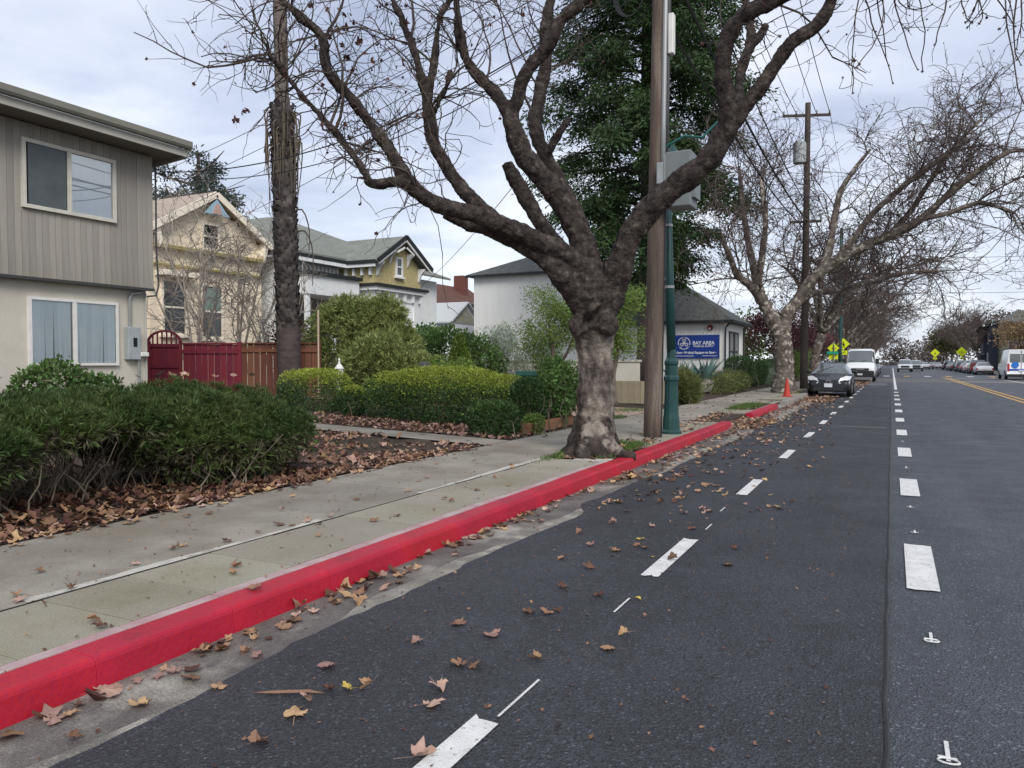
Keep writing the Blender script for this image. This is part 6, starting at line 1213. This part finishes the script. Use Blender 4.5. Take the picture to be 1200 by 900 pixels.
sed('blue grey car parked third in the left row', (.12,.15,.2), (-2.2,92,0), 'u', 0, 'cars parked along the left kerb')
sed('white car parked far along the left kerb', (.6,.6,.62), (-2.2,101,0), 's', 0, 'cars parked along the left kerb')
sed('dark car parked farthest along the left kerb', (.05,.05,.055), (-2.2,112,0), 's', 0, 'cars parked along the left kerb')
def grille_kit(root, W_, st):
    for s in (-1,1): MB().box(s*.74-.14,s*.74+.14,-2.36,-2.2,.80,.98).build('headlight', M['lens'], root, bevel=.02)
    MB().box(-.55,.55,-2.38,-2.2,.66,.96).build('grille', M['plastic'], root); MB().box(-.9,.9,-2.42,-2.2,.36,.58).build('bumper', M['plastic'], root, bevel=.03)
PU = [(-2.35,.62,.80,.6),(-2.28,.98,.90,.62),(-1.8,1.10,.97,.64),(-1.0,1.16,.98,.66),(-.5,1.55,.98,.70),(.0,1.82,.98,.74),(.9,1.84,.98,.74),(1.3,1.6,.98,.72),(1.5,1.2,.98,.7),(2.9,1.18,.97,.7),(3.1,1.0,.94,.7)]
vehicle('pickup_truck', 'white pickup truck driving toward the viewer in the far lane', PU, .98, pwhite, (1.75,128,0), 0, cabin=(-.8,1.1), ws=(-.98,-.1), wheels=(-1.4,2.0), wr=.40, belt=1.12, z0=.34, cat='truck', front=grille_kit, fine=False)
vehicle('moving_car', 'pale car following the white pickup in the far lane', SU, .94, paint('pale car',(.55,.56,.58)), (3.5,140,0), 0, cabin=(-.8,2.0), ws=(-.98,-.1), front=grille_kit, fine=False, belt=1.08, wr=.36)
for q in range(5): sed(['white','grey','dark blue','silver','black'][q]+' car queued far down the street beside the crosswalk signs', [(.65,.65,.66),(.3,.3,.32),(.05,.07,.14),(.5,.5,.52),(.02,.02,.02)][q], (5.8+(q%2)*2.6,172+q*9,0), 's', PI, 'cars far down the street', 'moving_car')
# ================================================================ crossing signs
M['sign_lime'] = pmat('fluorescent yellow green sign', (.62,.72,.02), rough=.5); M['sign_black'] = pmat('sign black', (.012,.012,.012), rough=.6)
def cross_sign(loc, label, z=3.2, s=.62, plaque=True, street=None):
    root = empty('crossing_sign', loc, label, 'sign', 'fluorescent crossing signs')
    MB().tube([(0,.03,-.1),(0,.03,z+.5)], .035, 8).build('post', M['galv'], root)
    b = MB().prism([(0,z-s),(s,z),(0,z+s),(-s,z)],'y',-.03,.0); pn = b.build('sign_panel', M['sign_lime'], root)
    b = MB(); b.beam((0,-.04,z+.05),(.02,-.04,z-.12),.10,.012,(0,1,0)); b.lathe([(.05,0),(.05,.01)],10,(0,0,0)); b.v[-20:] = [(x,-.04+zz_*.5,z+.15+y) for x,y,zz_ in b.v[-20:]]
    for (p,q_) in (((.02,-.04,z-.1),(.13,-.04,z-.32)),((.02,-.04,z-.1),(-.11,-.04,z-.32)),((0,-.04,z+.05),(.14,-.04,z-.04)),((0,-.04,z+.05),(-.12,-.04,z-.06))): b.beam(p,q_,.045,.012,(0,1,0))
    b.build('walking_symbol', M['sign_black'], pn)
    if plaque:
        pq = MB().box(-.32,.32,-.03,0,z-s-.42,z-s-.06).build('plaque', M['sign_lime'], root); b = MB(); b.beam((.16,-.04,z-s-.14),(-.14,-.04,z-s-.34),.05,.012,(0,1,0)); b.build('arrow', M['sign_black'], pq)
    return root
cross_sign((-3.95,62.5,.13), 'crossing sign nearest the black car, left of the lamp pole', 2.4, .42)
cross_sign((-3.75,71.8,.13), 'crossing sign showing above the white van roof', 2.9, .5)
cross_sign((11.6,165,.13), 'crossing sign on the right in front of the dark house', 3.2, .95)
cross_sign((7.4,168,.0), 'crossing sign farther left in front of the round green tree', 3.2, .8)
gs = empty('street_name_sign', (-3.9,62.4,.13), 'small green street sign below the left crossing sign', 'sign'); MB().tube([(0,0,0),(0,0,2.9)],.03,6).build('post', M['galv'], gs); MB().box(-.5,.3,-.05,-.03,1.95,2.15).build('panel', pmat('green sign',(.02,.30,.20),rough=.5), gs)
# ================================================================ far right side
M['slate'] = pmat('slate blue boards', (.055,.065,.085), rough=.7); M['olive'] = pmat('olive stucco', (.13,.145,.10), (.11,.12,.085), .8, .85); M['paleblue'] = pmat('pale blue wall', (.34,.42,.50), rough=.8)
hd = empty('dark_house', (15,150,0), 'dark slate and olive two storey house far on the right', 'house')
AB(MB().box(15.5,27,143,160,0,7.6), 'wall', M['olive'], hd); AB(MB().box(14.2,15.5,147.5,160,0,7.4), 'bay_wall', M['slate'], hd); AB(MB().box(13.6,14.3,149,153,2.8,7.0), 'bay', M['slate'], hd)
for z in (1.0,4.4):
    for y0 in (148,154.5,157.2):
        Wn = AB(frame_x(14.08,y0,y0+1.3,z,z+2.0,.12,.1), 'window', M['white_trim'], hd); AB(MB().box(14.1,14.14,y0+.12,y0+1.18,z+.12,z+1.88), 'pane', M['glass_dark'], Wn)
for x0 in (17,20):
    Wn = AB(MB().box(x0,x0+1.2,142.9,143.0,4.4,6.2), 'window', M['white_trim'], hd); AB(MB().box(x0+.1,x0+1.1,142.86,142.9,4.5,6.1), 'pane', M['glass_dark'], Wn)
slope(hd, [(13.4,146.5,7.5),(13.4,161,7.5),(20,161,9.6),(20,146.5,9.6)], .15, M['shingle_dark']); slope(hd, [(14.9,142.4,7.6),(27.6,142.4,7.6),(24,148,9.7),(18,148,9.7)], .15, M['shingle_dark'])
AB(MB().box(13.3,13.5,146.5,161,7.3,7.6), 'cornice', M['vict_white'], hd); AB(MB().box(13.0,15.4,150,152,.1,2.7), 'porch', M['slate'], hd)
hp = empty('blue_shop', (15,118,0), 'pale blue low building behind the right hand trees', 'building')
AB(MB().box(14.6,26,112,128,0,4.4), 'wall', M['paleblue'], hp); AB(MB().box(14.4,14.6,111.8,128.2,4.2,4.6), 'parapet', M['vict_white'], hp)
AB(MB().hexa([(13.2,114,2.7),(14.6,114,2.7),(14.6,126,2.7),(13.2,126,2.7),(13.2,114,2.8),(14.6,114,3.6),(14.6,126,3.6),(13.2,126,2.8)]), 'awning', M['black_trim'], hp)
for y0 in (113,117,121,124.5): Wn = AB(frame_x(14.56,y0,y0+2.4,.5,2.6,.1,.08), 'window', M['white_trim'], hp); AB(MB().box(14.57,14.6,y0+.1,y0+2.3,.6,2.5), 'pane', M['glass_dark'], Wn)
h3 = empty('tan_house', (18,100,0), 'tan house behind the tan leaved tree, cut by right edge', 'house')
AB(MB().box(17,27,92,106,0,6.0), 'wall', pmat('tan wall',(.36,.29,.21),rough=.85), h3); slope(h3, [(16.4,91.4,5.9),(16.4,106.6,5.9),(22,106.6,8.0),(22,91.4,8.0)], .15, M['shingle_dark']); slope(h3, [(27.6,91.4,5.9),(22,91.4,8.0),(22,106.6,8.0),(27.6,106.6,5.9)], .15, M['shingle_dark'])
for y0 in (95,100): Wn = AB(frame_x(16.9,y0,y0+1.4,3.4,5.2,.1,.08), 'window', M['white_trim'], h3); AB(MB().box(16.95,16.99,y0+.1,y0+1.3,3.5,5.1), 'pane', M['glass_dark'], Wn)
M['tan_leaf'] = leafmat('tan autumn leaf', (.24,.16,.09), (.30,.21,.12), .3); M['olive_leaf'] = leafmat('olive leaf', (.06,.075,.025), (.10,.085,.03), .4); M['far_brown'] = leafmat('far brown crowns', (.15,.115,.105), (.115,.10,.08), .35, .1)
garden_tree('tan_leaved_tree', (14.5,110,0), [[(14.5,110,0,.2),(14.5,110,3,.15),(14.5,110,6.5,.05)],[(14.5,110,2.5,.1),(13,110,5,.04)],[(14.5,110,2.5,.1),(16.5,110,5,.04)]], [(14.5,110,5.0,3.0,3.0,2.2),(13,109,4.2,1.8,1.8,1.4),(17,110,5,2.4,2.4,2)], 6000, 'tan leaved street tree in front of the blue building', M['tan_leaf'], 111, (.26,.16), clump=120, cs=.5)
garden_tree('round_green_tree', (10.9,196,0), [[(10.9,196,0,.25),(10.9,196,3,.2),(10.9,196,7,.05)]], [(10.9,196,5.6,3.4,3.4,3.2),(9.6,196,6.2,2.4,2.4,2.4),(12.4,196,5,2.2,2.2,2.2)], 7000, 'round dark green street tree far down on the right', M['olive_leaf'], 112, (.34,.22), clump=120, cs=.6)
bare_tree('bare_tree', 'tall thin bare tree above the tan tree, cut by right edge', 12, 4.0, 133, M['bark_far'], M['bark_far'], (16.4,96,0), None, m=(30,120,400,500), rscale=1.3)
for q, (x, y, h, s, lb) in enumerate(((24,230,15,10,'dark olive tree mass behind the dark house, left of two'),(42,225,15,11,'dark olive tree mass behind the dark house, right of two'),(-12,210,11,7,'brownish tree at the far left end of the street'))):
    garden_tree('far_tree', (x,y,0), [[(x,y,0,.4),(x,y,h*.5,.3),(x,y,h*.85,.1)]], [(x,y,h*.6,s,s*.6,h*.36),(x-s*.5,y,h*.5,s*.5,s*.5,h*.3),(x+s*.4,y,h*.66,s*.5,s*.5,h*.3)], 7000, lb, M['far_brown'] if q != 1 else M['olive_leaf'], 120+q, (.6,.4), clump=160, cs=1.0)
rt = np.random.default_rng(9); X = np.sort(rt.uniform(-120,160,34)); P, Nn = lobes_pts([(x, 330+rt.uniform(0,60), 4.5, rt.uniform(6,10), 5, rt.uniform(5,8.5)) for x in X], 60000, .8, .3, 8, zmin=0)
o = fol('distant_woods', P, unit(Nn+rt.normal(0,.7,P.shape)), 1.2, .5, M['far_brown'], None); tag(o, 'brownish mass of distant bare trees closing the street', 'trees', kind='stuff')
# left background trees above the cottage row and beyond the shop
for q, (x, y, h, s, mt, lb) in enumerate(((-22,88,8,5,'olive_leaf','dark green tree behind the shop roof'),(-11.5,64,5.5,3.2,'leaf_mid','green garden tree behind the purple plum trees'))):
    garden_tree('background_tree', (x,y,.2), [[(x,y,0,.3),(x,y,h*.5,.2),(x,y,h*.8,.05)]], [(x,y,h*.6,s,s,h*.35),(x-s*.5,y,h*.5,s*.5,s*.5,h*.3)], 5000, lb, M[mt], 140+q, (.3,.18), clump=90, cs=.55)
